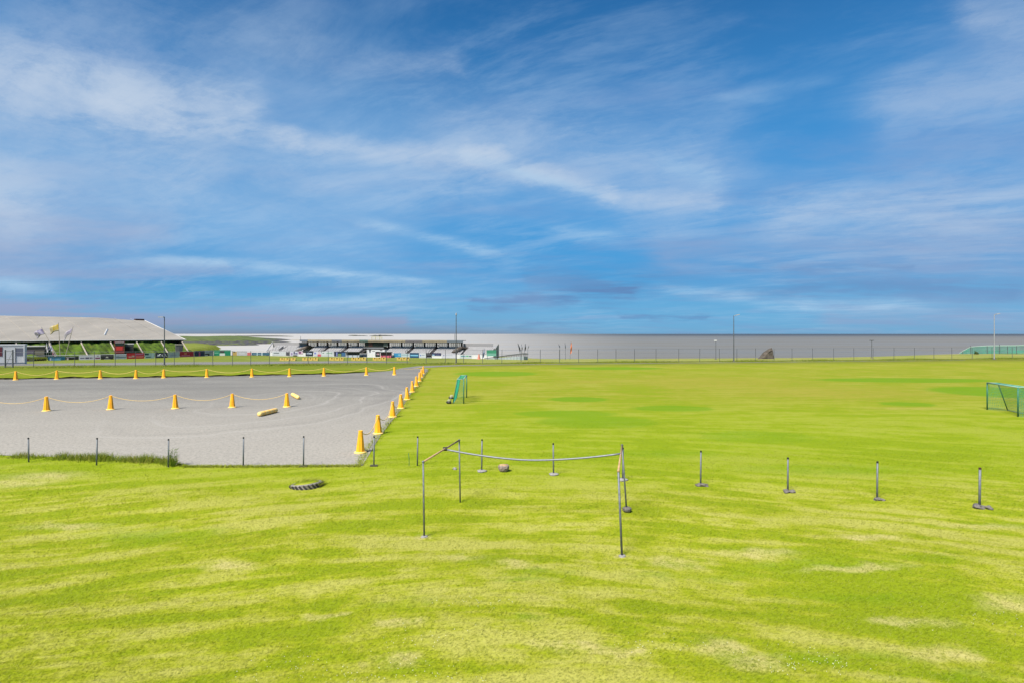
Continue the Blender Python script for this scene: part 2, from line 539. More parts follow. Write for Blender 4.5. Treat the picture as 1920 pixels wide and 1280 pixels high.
def blade_mat(name, tinted=True):
    m = bpy.data.materials.new(name)
    m.use_nodes = True
    t = NT(m.node_tree)
    b = t.n['Principled BSDF']
    c, fine, P = grass_nodes(t)
    at_ = t.n.new('ShaderNodeAttribute')
    at_.attribute_name = 'tint'
    tv = at_.outputs['Fac']
    c = t.mix(t.ramp(tv, 0.0, 0.4, 0.65, 0.0), c, (0.085, 0.125, 0.004))
    c = t.mix(t.ramp(tv, 0.62, 1.0, 0.0, 0.5), c, (0.37, 0.36, 0.10))
    t.put(b, 'Base Color', c)
    b.inputs['Roughness'].default_value = 0.8
    b.inputs['Specular IOR Level'].default_value = 0.12
    # soft leaves: the shading normal leans up with the mown sward
    gn = t.n.new('ShaderNodeNewGeometry').outputs['Normal']
    up = t.vmath('NORMALIZE', t.vmath('ADD', t.vmath('SCALE', gn, 0.35), (0.0, 0.0, 0.8)))
    t.l.new(up, b.inputs['Normal'])
    # thin leaves let light through
    tr = t.n.new('ShaderNodeBsdfTranslucent')
    t.put(tr, 'Color', c)
    mx = t.n.new('ShaderNodeMixShader')
    mx.inputs[0].default_value = 0.15
    t.l.new(b.outputs[0], mx.inputs[1]); t.l.new(tr.outputs[0], mx.inputs[2])
    t.l.new(mx.outputs[0], t.n['Material Output'].inputs[0])
    return m


def gravel_mat(name, tracks=True):
    m = bpy.data.materials.new(name)
    m.use_nodes = True
    t = NT(m.node_tree)
    b = t.n['Principled BSDF']
    P = t.n.new('ShaderNodeNewGeometry').outputs['Position']
    x, y, z = t.sep(P)
    fine = t.noise(P, 9.0, 7.0, 0.85)
    mid = t.noise(t.xyz(t.math('MULTIPLY', x, 0.5), y, 0.0), 2.0, 7.0, 0.7)
    big = t.noise(t.xyz(t.math('MULTIPLY', x, 0.35), y, 0.0), 0.3, 4.0, 0.55)
    c = t.mix(t.ramp(big, 0.35, 0.65), (0.150, 0.144, 0.128), (0.196, 0.188, 0.165))
    c = t.mix(t.ramp(mid, 0.40, 0.66, 0.0, 0.55), c, (0.140, 0.130, 0.120))
    # nearer the lawn the gravel is cleaner and paler
    c = t.mix(t.ramp(y, 52.0, 21.0, 0.0, 0.80), c, (0.322, 0.295, 0.248))
    c = t.mix(t.ramp(fine, 0.52, 0.34, 0.0, 0.7), c, (0.085, 0.08, 0.078))
    c = t.mix(t.ramp(fine, 0.53, 0.68, 0.0, 0.7), c, (0.40, 0.37, 0.33))
    if tracks:
        # wheel marks of the karts sweeping round the end of the row of cones
        g = gpt(545, 752)
        wob = t.vmath('MULTIPLY', t.vmath('SUBTRACT', t.noise(P, 0.16, 2.0, 0.5, col=True), (0.5, 0.5, 0.5)), (4.0, 3.0, 0.0))
        Q = t.vmath('ADD', P, wob)
        rr = t.vmath('LENGTH', t.vmath('MULTIPLY', t.vmath('SUBTRACT', Q, (g.x - 1.0, g.y, 0.0)), (1.0, 0.55, 0.0)), out='v')
        ring = t.noise(t.xyz(rr, 0.0, 0.0), 1.5, 4.0, 0.75)
        zone = t.math('MULTIPLY', t.ramp(rr, 1.2, 2.4), t.ramp(rr, 10.5, 7.5))
        zone = t.math('MULTIPLY', zone, t.ramp(x, g.x - 9.0, g.x + 1.0))
        c = t.mix(t.math('MULTIPLY', zone, t.math('MULTIPLY', t.ramp(ring, 0.48, 0.66, 0.0, 0.48), t.ramp(mid, 0.3, 0.55, 0.4, 1.0))), c, (0.34, 0.32, 0.29))
        c = t.mix(t.math('MULTIPLY', zone, t.ramp(ring, 0.48, 0.28, 0.0, 0.5)), c, (0.105, 0.098, 0.096))
    t.put(b, 'Base Color', c)
    b.inputs['Roughness'].default_value = 0.92
    b.inputs['Specular IOR Level'].default_value = 0.2
    bn = t.n.new('ShaderNodeBump')
    bn.inputs['Strength'].default_value = 0.35
    bn.inputs['Distance'].default_value = 0.03
    t.put(bn, 'Height', t.math('ADD', fine, mid))
    t.l.new(bn.outputs[0], b.inputs['Normal'])
    return m


M_GRASS = grass_mat('mown_grass')
M_BLADE = blade_mat('grass_blades')
M_GRAVEL = gravel_mat('gravel')
M_GRAVEL2 = gravel_mat('path_gravel', tracks=False)
M_EARTH = mat('dark_earth', (0.04, 0.034, 0.014), 0.95, var=0.4, vscale=3, bump=0.6)

# ------------------------------------------------------------------ ground, gravel, paths, sea, headland
def axis(pts):
    res = []
    for (a, b, st) in pts:
        n = max(1, int(round((b - a) / st)))
        res += [a + (b - a) * i / n for i in range(n)]
    return res + [pts[-1][1]]


def grid_mesh(name, xs, ys, zf, m, smooth=True):
    mb = MB()
    nx = len(xs)
    mb.v = [(x, y, zf(x, y)) for y in ys for x in xs]
    mb.f = [(j * nx + i, j * nx + i + 1, (j + 1) * nx + i + 1, (j + 1) * nx + i) for j in range(len(ys) - 1) for i in range(nx - 1)]
    mb.m = [0] * len(mb.f)
    return mb.build(name, m, smooth=smooth)


xs = axis([(-600, -240, 20), (-240, -60, 4), (-60, -24, 2), (-24, 24, 0.6), (24, 60, 2), (60, 200, 4), (200, 600, 20)])
ys = axis([(-120, 0, 12), (0, 26, 0.5), (26, 70, 2), (70, 215, 2.5), (215, 460, 10)])
ground = grid_mesh('ground', xs, ys, H, M_GRASS)
tag(ground, 'mown yellow green lawn and field running to the shore', kind='structure')


def sheet(name, lower, upper, m, off, n=80, rows=6, jit=0.0, xr=None):
    """surface between two ground lines (lists of xy), following the ground just above it"""
    def along(tab, t):
        L = [0.0]
        for p, q in zip(tab, tab[1:]):
            L.append(L[-1] + math.dist(p, q))
        s = t * L[-1]
        for i in range(len(tab) - 1):
            if s <= L[i + 1] or i == len(tab) - 2:
                f = (s - L[i]) / max(1e-6, L[i + 1] - L[i])
                return (tab[i][0] + (tab[i + 1][0] - tab[i][0]) * f, tab[i][1] + (tab[i + 1][1] - tab[i][1]) * f)
    mb = MB()
    rr = random.Random(len(name))
    for i in range(n + 1):
        a, b = along(lower, i / n), along(upper, i / n)
        ja, jb = rr.gauss(0, jit), rr.gauss(0, jit)
        for j in range(rows + 1):
            f = j / rows
            x, y = a[0] + (b[0] - a[0]) * f, a[1] + (b[1] - a[1]) * f
            if j == 0: y += ja
            if j == rows: y += jb
            mb.v.append((x, y, H(x, y) + off))
    r1 = rows + 1
    mb.f = [(i * r1 + j, (i + 1) * r1 + j, (i + 1) * r1 + j + 1, i * r1 + j + 1) for i in range(n) for j in range(rows)]
    mb.m = [0] * len(mb.f)
    return mb.build(name, m, smooth=True)


FAR_EDGE = [(-120, 51.0), (-78, 56.0), (-51.4, 57.8), (-47.5, 59.0), (-37.0, 60.6), (-27.3, 63.5), (-20.5, 65.4), (-15.4, 71.0), (-14.5, 75.5)]
NEAR_EDGE = [(-60, 23.5), (-30, 22.4), (-19.5, 21.6), (-12.6, 20.6), (-11.3, 19.75), (-9.0, 19.75), (-6.5, 19.8), (-5.4, 19.85)]
right_edge = [gpt(672, 873), gpt(684, 845), gpt(722, 800), gpt(757, 755), gpt(784, 722), gpt(797, 702), gpt(806, 691)]
RE = [(p.x, p.y) for p in right_edge]


def gravel_right(y):
    return lerp_tab([(b, a) for a, b in RE], y)


# outline by hand: polygon built row by row between the right edge and the near / far edges
gv = MB()
N = 140
rr_ = random.Random(5)
for i in range(N + 1):
    x = -110 + (gravel_right(19.85) + 110) * i / N
    y0 = lerp_tab(NEAR_EDGE, x) + rr_.gauss(0, 0.05)
    y1 = lerp_tab(FAR_EDGE, x) if x < -14.5 else None
    if y1 is None:
        # right of the far corner: run up to the slanting right edge
        lo, hi = 19.9, 79.0
        for _ in range(40):
            mid_ = (lo + hi) / 2
            if gravel_right(mid_) > x: lo = mid_
            else: hi = mid_
        y1 = min(lo, 76.0)
    y1 = max(y1, y0 + 0.02)
    for j in range(9):
        y = y0 + (y1 - y0) * j / 8
        jx = 0.12 * math.sin(y * 1.7) + 0.09 * math.sin(y * 4.1) + rr_.gauss(0, 0.05) if x > -14.5 and j == 8 else 0
        gv.v.append((x + jx, y, 0.012))
gv.f = [(i * 9 + j, (i + 1) * 9 + j, (i + 1) * 9 + j + 1, i * 9 + j + 1) for i in range(N) for j in range(8)]
gv.m = [0] * len(gv.f)
yard = gv.build('gravel_yard', M_GRAVEL)
tag(yard, 'grey gravel driving yard marked out with yellow cones', kind='structure')

# gravel path that leaves the far corner of the yard and runs along inside the fence
plo = [(-15.2, 70.6), (-12.5, 77.5), (-8, 82.6), (6, 86.6), (30, 91.0), (60, 96.5), (80, 100.2)]
pup = [(-15.4, 76.0), (-13.5, 82.0), (-8, 84.6), (6, 87.7), (30, 92.0), (60, 97.3), (80, 100.7)]
tag(sheet('gravel_path', plo, pup, M_GRAVEL2, 0.018, n=120, rows=3, jit=0.12), 'narrow grey gravel path inside the far fence', kind='structure')
tag(sheet('gravel_lot', [(-92, 90), (-60, 90.5), (-42, 93.5), (-30, 100), (-18, 103)], [(-100, 112), (-70, 122), (-52, 126), (-36, 124), (-20, 108)], M_GRAVEL2, 0.03, n=60, rows=8, jit=0.8),
    'grey gravel lot between the far fence and the football pitch', kind='structure')

# grassy bank with a cut turf face on the far side of the yard
bk = MB()
NB = 260
for i in range(NB + 1):
    x = -110 + (110 - 14.2) * i / NB
    y = lerp_tab(FAR_EDGE, x) + 0.10 * math.sin(x * 1.9) + 0.07 * math.sin(x * 5.3) - 0.15
    k = sstep(-14.2, -20.0, x) * (0.85 + 0.15 * math.sin(x * 0.8))
    for dy, z in ((0.0, 0.0), (0.05, 0.13 * k), (-0.04 + 0.05 * math.sin(x * 7), (0.17 + 0.05 * math.sin(x * 2.3)) * k), (0.8, 0.30 * k), (4.0, 0.34 * k), (9.0, 0.18 * k), (14.0, -0.03)):
        bk.v.append((x, y + dy, z + 0.004))
bk.f, bk.m = [], []
for i in range(NB):
    for j in range(6):
        bk.f.append((i * 7 + j, (i + 1) * 7 + j, (i + 1) * 7 + j + 1, i * 7 + j + 1))
        bk.m.append(1 if j < 2 else 0)
tag(bk.build('grass_bank', [M_GRASS, M_EARTH]), 'low grass bank with a dark cut edge beyond the gravel yard', kind='structure')

# the sea
m_sea = bpy.data.materials.new('sea_water')
m_sea.use_nodes = True
t = NT(m_sea.node_tree)
b = t.n['Principled BSDF']
P = t.n.new('ShaderNodeNewGeometry').outputs['Position']
x_, y_, z_ = t.sep(P)
# sky glare painted into the water colour: pale left, dark far out right
glare = t.ramp(t.math('DIVIDE', x_, t.math('MAXIMUM', y_, 1.0)), -0.22, 0.26, 1.0, 0.0)
glare_dim = t.math('MULTIPLY', t.ramp(y_, 600.0, 3500.0), t.ramp(t.math('DIVIDE', x_, t.math('MAXIMUM', y_, 1.0)), -0.05, 0.3))
wc = t.mix(glare, (0.160, 0.136, 0.095), (0.42, 0.375, 0.315))
wc = t.mix(glare_dim, wc, (0.05, 0.045, 0.035))
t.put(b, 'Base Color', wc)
b.inputs['IOR'].default_value = 1.33
b.inputs['Specular IOR Level'].default_value = 0.5
t.put(b, 'Roughness', t.ramp(t.noise(t.vmath('MULTIPLY', P, (0.004, 0.014, 0)), 1.0, 4.0, 0.6), 0.35, 0.65, 0.34, 0.44))
bn = t.n.new('ShaderNodeBump')
bn.inputs['Strength'].default_value = 0.3
bn.inputs['Distance'].default_value = 0.5
t.put(bn, 'Height', t.noise(t.vmath('MULTIPLY', P, (0.12, 0.3, 0)), 1.0, 6.0, 0.6))
t.l.new(bn.outputs[0], b.inputs['Normal'])
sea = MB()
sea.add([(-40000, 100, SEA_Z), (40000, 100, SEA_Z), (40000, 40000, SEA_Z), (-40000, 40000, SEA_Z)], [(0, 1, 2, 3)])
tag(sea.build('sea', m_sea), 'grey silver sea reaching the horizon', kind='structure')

M_LAVA = mat('dark_lava_rock', (0.045, 0.042, 0.045), 0.95, var=0.45, vscale=0.35, col2=(0.085, 0.10, 0.03), bump=0.8, bscale=1.2, f2=(0.5, 0.62))
M_TURF = mat('rough_turf', (0.066, 0.090, 0.018), 0.95, var=0.3, vscale=0.12, col2=(0.135, 0.12, 0.04), bump=0.6, bscale=2.0)


def hump(name, cx, cy, lx, ly, h, seed, m, label, z0=SEA_Z - 0.5, n=(90, 22), green=None):
    rr = random.Random(seed)
    ph = [(rr.uniform(0, 6.3), rr.uniform(2, 26), rr.uniform(0.25, 1.0)) for _ in range(9)]
    mb = MB()
    for j in range(n[1] + 1):
        for i in range(n[0] + 1):
            u, v = i / n[0] * 2 - 1, j / n[1] * 2 - 1
            w = sum(a * math.sin(f * u + p + 2.2 * v * a) for p, f, a in ph) / 3.0
            e = max(0.0, 1 - (abs(u) ** 2.6 + abs(v) ** 2.2))
            z = z0 + (h + 0.5) * (e ** 0.55) * (1.0 + 0.16 * w)
            mb.v.append((cx + u * lx, cy + v * ly + 0.04 * ly * w, z))
    n1 = n[0] + 1
    mb.f = [(j * n1 + i, j * n1 + i + 1, (j + 1) * n1 + i + 1, (j + 1) * n1 + i) for j in range(n[1]) for i in range(n[0])]
    mb.m = []
    for f in mb.f:
        zz = sum(mb.v[i][2] for i in f) / 4
        mb.m.append(1 if green is not None and zz > green else 0)
    return tag(mb.build(name, [m, M_TURF]), label, kind='structure')


# headland across the bay: low lava rocks in front, green land behind, running out to the right
hump('headland', -330, 520, 128, 58, 6.0, 3, M_LAVA, 'green headland with dark lava rocks across the bay', green=-1.4)
hump('lava_shore', -262, 440, 66, 26, 2.7, 8, M_LAVA, 'low black lava rocks along the bay')
hump('headland', -560, 760, 260, 90, 6.6, 21, M_LAVA, 'far low green point beyond the bay', green=-1.8)
hump('reef', -790, 1780, 110, 26, 3.2, 31, M_LAVA, 'long thin dark reef just below the horizon', n=(60, 6))
hump('reef', -640, 2300, 22, 14, 3.6, 41, M_LAVA, 'small dark reef above the stand roof, left of the pair', n=(24, 6))
hump('reef', -560, 2100, 30, 14, 2.6, 44, M_LAVA, 'small dark reef above the stand roof, right of the pair', n=(24, 6))
hump('reef', -470, 2050, 45, 16, 4.0, 47, M_LAVA, 'dark reef behind the press box roof', n=(30, 6))

# ------------------------------------------------------------------ shared materials
M_POST = mat('galvanised_post', (0.125, 0.135, 0.145), 0.55, 0.35, 0.25, 9, col2=(0.20, 0.13, 0.08), f2=(0.68, 0.8))
M_DPOST = mat('dark_fence_post', (0.075, 0.08, 0.082), 0.6, 0.2, 0.2, 5)
M_CAP = mat('black_cap', (0.015, 0.015, 0.015), 0.6)
M_RUST = mat('rusty_pipe', (0.36, 0.23, 0.11), 0.8, 0.0, 0.3, 14, col2=(0.42, 0.36, 0.24))
M_STONE = mat('grey_brown_stone', (0.13, 0.115, 0.10), 0.9, var=0.35, vscale=9, col2=(0.06, 0.055, 0.05), bump=0.5)
M_CONC = mat('pale_concrete', (0.24, 0.225, 0.21), 0.9, var=0.2, vscale=14, bump=0.3)
M_YEL = mat('yellow_plastic', (0.80, 0.355, 0.010), 0.45, var=0.1, vscale=4, col2=(0.52, 0.24, 0.03))
M_YEL2 = mat('pale_yellow_plastic', (0.80, 0.54, 0.17), 0.5, var=0.12, vscale=8, col2=(0.42, 0.27, 0.08))
M_ROPE = mat('yellow_rope', (0.62, 0.42, 0.14), 0.8, var=0.2, vscale=30)
M_WHITE = mat('white_paint', (0.46, 0.46, 0.45), 0.5, var=0.06, vscale=2, col2=(0.50, 0.50, 0.47))
M_GREYP = mat('grey_paint', (0.25, 0.25, 0.25), 0.6, var=0.12, vscale=2)
M_DARK = mat('dark_opening', (0.014, 0.014, 0.016), 0.8)
M_ROOF = mat('weathered_roof_sheet', (0.258, 0.233, 0.196), 0.65, 0.0, 0.10, 0.25, col2=(0.255, 0.225, 0.195), stretch=(1, 0.25, 1))
M_ROOFTRIM = mat('pale_roof_trim', (0.48, 0.46, 0.43), 0.6)
M_WOOD = mat('grey_wood', (0.25, 0.215, 0.175), 0.8, var=0.2, vscale=1.5)
M_SEAT = mat('white_seat_plastic', (0.33, 0.322, 0.32), 0.5, var=0.1, vscale=1.5)
M_STEP = mat('stand_concrete', (0.24, 0.225, 0.215), 0.85, var=0.15, vscale=1.2)
M_OCHRE = mat('ochre_fascia', (0.185, 0.155, 0.105), 0.6, var=0.15, vscale=0.7, col2=(0.15, 0.16, 0.17))
M_PANE = bpy.data.materials.new('clear_window')
M_PANE.use_nodes = True
t = NT(M_PANE.node_tree)
tb = t.n.new('ShaderNodeBsdfTransparent')
tb.inputs[0].default_value = (0.95, 0.95, 0.93, 1)
mx = t.n.new('ShaderNodeMixShader')
mx.inputs[0].default_value = 0.22
t.n['Principled BSDF'].inputs['Base Color'].default_value = (0.75, 0.74, 0.72, 1)
t.n['Principled BSDF'].inputs['Roughness'].default_value = 0.3
t.l.new(tb.outputs[0], mx.inputs[1]); t.l.new(t.n['Principled BSDF'].outputs[0], mx.inputs[2])
t.l.new(mx.outputs[0], t.n['Material Output'].inputs[0])
M_COLUMN = mat('dark_red_steel', (0.055, 0.026, 0.026), 0.6)
M_GREEN = mat('green_paint', (0.025, 0.13, 0.075), 0.5, var=0.15)
M_NET = mat('green_net_cord', (0.035, 0.235, 0.16), 0.8, var=0.2)
M_NETT = mat('teal_net', (0.02, 0.26, 0.155), 0.8, var=0.25, vscale=0.8)
M_PNET = mat('pale_green_pipe', (0.20, 0.31, 0.24), 0.5, var=0.1)


def flat(name, c, rough=0.5):
    return mat(name, tuple(min(0.8, v * 0.60) for v in lin(c)), rough, var=0.05, vscale=1.5)


FLAT = {}


def F(c):
    if c not in FLAT:
        FLAT[c] = flat('board_colour', c)
    return FLAT[c]

# ------------------------------------------------------------------ sports hall on the left
# eave line starts at HB, runs along U; the roof rises along NV (away from the pitch)
HB = Vector((-130.5, 145.0, 0))
U = Vector((24, 35, 0)).normalized()
NV = Vector((-U.y, U.x, 0))                       # away from the pitch
EAVE, RIDGE, SPAN, T0, T1 = 2.75, 10.0, 33.0, -70.0, 45.5


def hp(tt, o, z):
    return HB + U * tt + NV * o + Vector((0, 0, z))


hall = empty('sports_hall', hp(0, 30, -2), 0, 'long low sports hall with a huge pale grey roof and leaning timber struts', 'hall')
hall_inv = Matrix.Translation(-hall.location)


def hb(mb, name, m, smooth=False, parent=None):
    mb.v = [tuple(Vector(p) - hall.location) for p in mb.v]
    return mb.build(name, m, parent or hall, smooth)


mb = MB()
nseg = 46
for i in range(nseg + 1):                           # roof: two slopes of long sheets with a slight sag
    tt = T0 + (T1 - T0) * i / nseg
    for o, z in ((0, EAVE), (11, EAVE + 2.5), (22, EAVE + 4.9), (33, RIDGE), (66, EAVE)):
        q = hp(tt + (o if o <= 33 else 33) * 0.06, o, z - 0.75 * sstep(T1 - 16, T1, tt) * sstep(0, 33, min(o, 66 - o)))
        mb.v.append(tuple(q))
k5 = 5
for i in range(nseg):
    for j in range(4):
        mb.f.append((i * k5 + j, (i + 1) * k5 + j, (i + 1) * k5 + j + 1, i * k5 + j + 1)); mb.m.append(0)
e = nseg * k5
mb.add([hp(T1 - 0.4, 0.5, EAVE - 0.05), hp(T1 - 0.4 + 2, 33, RIDGE - .85), hp(T1 - 0.4, 65.5, EAVE - 0.05), hp(T1 - 0.4, 65.5, -2.5), hp(T1 - 0.4, 0.5, -2.5)], [(0, 1, 2, 3, 4)])
roof = hb(mb, 'roof', [M_ROOF])
mb = MB()                                           # pale eave trim and gable trim
for (a, b_) in ((hp(T0, -0.1, EAVE - 0.02), hp(T1 + 0.2, -0.1, EAVE - 0.02)), (hp(T1 + 0.05, 0, EAVE), hp(T1 + 2.05, 33, RIDGE - 0.72))):
    mb.tube([a, b_], 0.17 if a.y < 110 or b_.z < 5 else 0.11, 6)
hb(mb, 'roof_trim', M_ROOFTRIM)
mb = MB()                                           # raised seams of the roof sheets
for i in range(1, 24):
    tt = T0 + (T1 - T0) * i / 24
    mb.tube([hp(tt, 0.05, EAVE + 0.03), hp(tt + 0.66, 11, EAVE + 2.53), hp(tt + 1.32, 22, EAVE + 4.93), hp(tt + 1.98, 33, RIDGE + .03)], 0.035, 4, False)
o_ = hb(mb, 'roof_seam', M_ROOF)
tag(o_, kind='stuff')
mb = MB()

def roof_pt(px, py):
    n = (U).cross(NV * 33 + Vector((0, 0, RIDGE - EAVE)))
    e0, dr_ = Vector((0, 0, EYE)), at(px, py, 1.0) - Vector((0, 0, EYE))
    return e0 + dr_ * ((hp(0, 0, EAVE + 0.12) - e0).dot(n) / dr_.dot(n))


p1, p2 = roof_pt(196.2, 628.5), roof_pt(201.5, 617.5)
mb.tube([p1, p2], 0.24, 4)
hb(mb, 'roof_ladder', M_WHITE)
mb = MB()
mb.quadbox((hp(44.6, 33.2, 0).x, hp(44.6, 33.2, 0).y), (hp(47.4, 33.2, 0).x, hp(47.4, 33.2, 0).y), RIDGE - 1.2, RIDGE - 0.15, 1.2)
hb(mb, 'ridge_vent', M_COLUMN)
mb = MB()
a0, b0 = hp(T0, 3.2, 0), hp(T1 - 0.6, 3.2, 0)
mb.quadbox((a0.x, a0.y), (b0.x, b0.y), -2.5, EAVE - 0.1, 0.3)
hb(mb, 'wall', M_DARK)
def hall_t(px):
    k = (px - CX) / FPX
    return (k * HB.y - HB.x) / (U.x - k * U.y)


for k, tt in enumerate([hall_t(px) for px in (-170, -95, -25, 30, 92, 152, 207, 256, 302, 341)]):
    mb = MB()
    d = (hp(tt, -5.2, -1.6) - hp(tt, 0.3, EAVE - 0.25))
    mb.tube([hp(tt, 0.3, EAVE - 0.25), hp(tt, -5.2, -1.7)], 0.23, 4)
    hb(mb, 'strut', M_WOOD)
# earth berm piled against the hall under the eave
bm_ = MB()
nb = 150
for i in range(nb + 1):
    tt = T0 + (T1 + 6 - T0) * i / nb
    fall = sstep(T1 + 6, T1 - 6, tt)
    for q in range(9):
        o = 3.1 - q * 1.05
        z = -2.05 + (EAVE + 1.62) * fall * sstep(-6.2, 1.2, o) + 0.22 * math.sin(tt * 1.3 + q) * (q not in (0, 8)) + 0.15 * math.sin(tt * 3.7 - 2 * q) * (q not in (0, 8))
        bm_.v.append(tuple(hp(tt, o, z)))
bm_.f = [(i * 9 + j, i * 9 + j + 1, (i + 1) * 9 + j + 1, (i + 1) * 9 + j) for i in range(nb) for j in range(8)]
bm_.m = [0] * len(bm_.f)
M_BERM = mat('weedy_grass', (0.055, 0.095, 0.004), 0.95, var=0.45, vscale=0.7, col2=(0.125, 0.12, 0.015), bump=0.8, bscale=3.0)
tag(bm_.build('grass_berm', M_BERM), 'weedy green earth bank under the eave of the sports hall', kind='structure')


def hut(name, px0, px1, pyt, pyb, d, depth, label, cat, body, roofm, roofh, extras=(), over=0.1, turn=34.0):
    """small box building turned towards the field; extras: (px0, py0, px1, py1, proud, material, name)"""
    O = at(px1, pyb, d)
    ux, uy = math.cos(R(turn)), math.sin(R(turn))

    def face(px, py):
        k = (px - CX) / FPX
        s_ = (k * O.y - O.x) / (ux - k * uy)
        y = O.y + uy * s_
        return Vector((O.x + ux * s_, y, EYE - (py - HY) / FPX * y))
    a, b_ = face(px0, pyb), face(px1, pyb)
    nrm = Vector((uy, -ux, 0))
    zt = face((px0 + px1) / 2, pyt).z
    zb = min(a.z, b_.z) - 0.3
    root = empty(name, ((a.x + b_.x) / 2, (a.y + b_.y) / 2, zb), 0, label, cat)
    L = Vector(root.location)

    def put(mb, nm, m):
        mb.v = [tuple(Vector(p) - L) for p in mb.v]
        return mb.build(nm, m, root)
    put(MB().quadbox(a, b_, zb, zt - roofh, depth), 'wall', body)
    e = (b_ - a).normalized() * over
    put(MB().quadbox(a - e + nrm * over, b_ + e + nrm * over, zt - roofh, zt, depth + 2 * over), 'roof', roofm)
    for (x0, y0, x1, y1, pr, m, nm) in extras:
        p, q = face(x0, y1), face(x1, y0)
        put(MB().quadbox(p + nrm * pr, q + nrm * pr, p.z, q.z, pr + 0.02), nm, m)
    return root


hut('portable_cabin', -36, 46.5, 645.5, 680, 106, 2.6, 'white portable cabin with a maroon panel and grey window at the far left', 'cabin', M_WHITE, M_WHITE, 0.25,
    [(-20, 650, 4.5, 667.5, 0.05, F((112, 52, 58)), 'maroon_panel'), (29.5, 652, 43.5, 666, 0.05, F((120, 122, 134)), 'window'), (28.6, 651.3, 29.5, 678.5, 0.08, M_DPOST, 'door_frame'), (43.8, 646, 46.5, 679.5, 0.1, M_WHITE, 'corner_post'),
     (-36, 679, 46.5, 680.4, 0.1, M_GREYP, 'skid')], 0.06)
hut('bleacher_shed', 46, 84, 647.8, 668, 149, 3.0, 'low grey shed with a pale flat roof edge beside the white cabin', 'shed', F((104, 96, 92)), M_ROOFTRIM, 0.25,
    [(48, 650, 83, 653.5, 0.06, M_DARK, 'dark_band'), (48, 656, 64, 665, 0.06, F((120, 108, 122)), 'panel'), (65, 657, 83, 665, 0.06, F((134, 126, 110)), 'panel')])
hut('announcer_kiosk', 214.5, 233, 639.8, 659.5, 163, 2.2, 'small red kiosk with dark windows under the hall eave', 'kiosk', F((150, 58, 54)), F((120, 40, 54)), 0.5,
    [(216, 643, 232, 647.8, 0.06, F((44, 62, 56)), 'window'), (215.5, 641.2, 232.5, 642.4, 0.12, M_ROOFTRIM, 'sill'), (218, 649.5, 230, 656.5, 0.06, F((226, 70, 62)), 'red_panel')])
hut('storage_hut', 233.5, 250.5, 643.8, 659, 166, 2.6, 'dark hut with pale roof edge and black doorway beside the red kiosk', 'hut', F((78, 74, 70)), M_ROOFTRIM, 0.25,
    [(234.2, 650, 243.5, 657.5, 0.05, M_DARK, 'doorway'), (235, 646.2, 249, 649, 0.05, F((92, 96, 96)), 'panel')])
hut('pump_hut', 329.5, 342.5, 644.8, 661, 176, 2.2, 'small grey hut with a pale cap near the right end of the hall', 'hut', F((106, 104, 106)), F((160, 154, 138)), 0.35,
    [(336, 649.5, 341.5, 657, 0.05, F((84, 84, 90)), 'door')])

# ------------------------------------------------------------------ flags, banners
def flagpole(p0, p1, label, group, flag=None, r=0.09):
    root = empty('flagpole', p0, 0, label, 'flagpole', group)
    mb = MB()
    d = p1 - p0
    mb.tube([Vector((0, 0, 0)), d], [r, r * 0.6], 8)
    mb.build('pole', M_WOOD if flag is None or flag[0] != 'g' else M_GREYP, root)
    mb = MB(); mb.lathe([(0.0, -0.08), (0.1, 0.0), (0.0, 0.1)], 8, tuple(d))
    mb.build('finial', M_GREYP, root)
    if flag:
        _, w, h, c, c2, drop = flag
        mb = MB()
        nx_, nz_ = 14, 5
        u = d.normalized()
        for i in range(nx_ + 1):
            for j in range(nz_ + 1):
                f = i / nx_
                base = d - u * (0.25 + h * j / nz_)
                x = -w * f
                z = -drop * f ** 1.4 * (1 + 0.1 * j) - 0.05 * math.sin(f * 7)
                y = 0.32 * math.sin(f * 6.5 + 0.5 * j) * f ** 0.5
                sh = 1 - 0.35 * f
                q = base + Vector((x, y, z + (1 - sh) * h * (j / nz_ - 0.5)))
                mb.v.append(tuple(q))
        k = nz_ + 1
        for i in range(nx_):
            for j in range(nz_):
                mb.f.append((i * k + j, (i + 1) * k + j, (i + 1) * k + j + 1, i * k + j + 1))
                mb.m.append(1 if (i >= 8 or (j >= 4)) else 0)
        fo = mb.build('flag', [F(c), F(c2)], root, True)
        so = fo.modifiers.new('thickness', 'SOLIDIFY'); so.thickness = 0.02
    return root


GP = 'trio of leaning flagpoles in front of the sports hall roof'
FD = 147.0


def hz_(p):
    return Vector((p.x, p.y, H(p.x, p.y)))


flagpole(at(107, 667, FD), at(78, 614.5, FD), 'leaning flagpole with a faded violet and white flag, left of the trio', GP, ('w', 2.2, 1.6, (112, 104, 134), (178, 170, 184), 1.0))
flagpole(at(113, 667, FD), at(109.5, 605.5, FD), 'tall central flagpole with a dull yellow flag', GP, ('w', 2.4, 1.8, (176, 150, 36), (192, 178, 140), 0.9))
flagpole(at(123, 667, FD), at(137, 613, FD), 'leaning flagpole with a pale grey lilac flag, right of the trio', GP, ('w', 2.3, 1.5, (150, 142, 158), (182, 176, 184), 1.7))


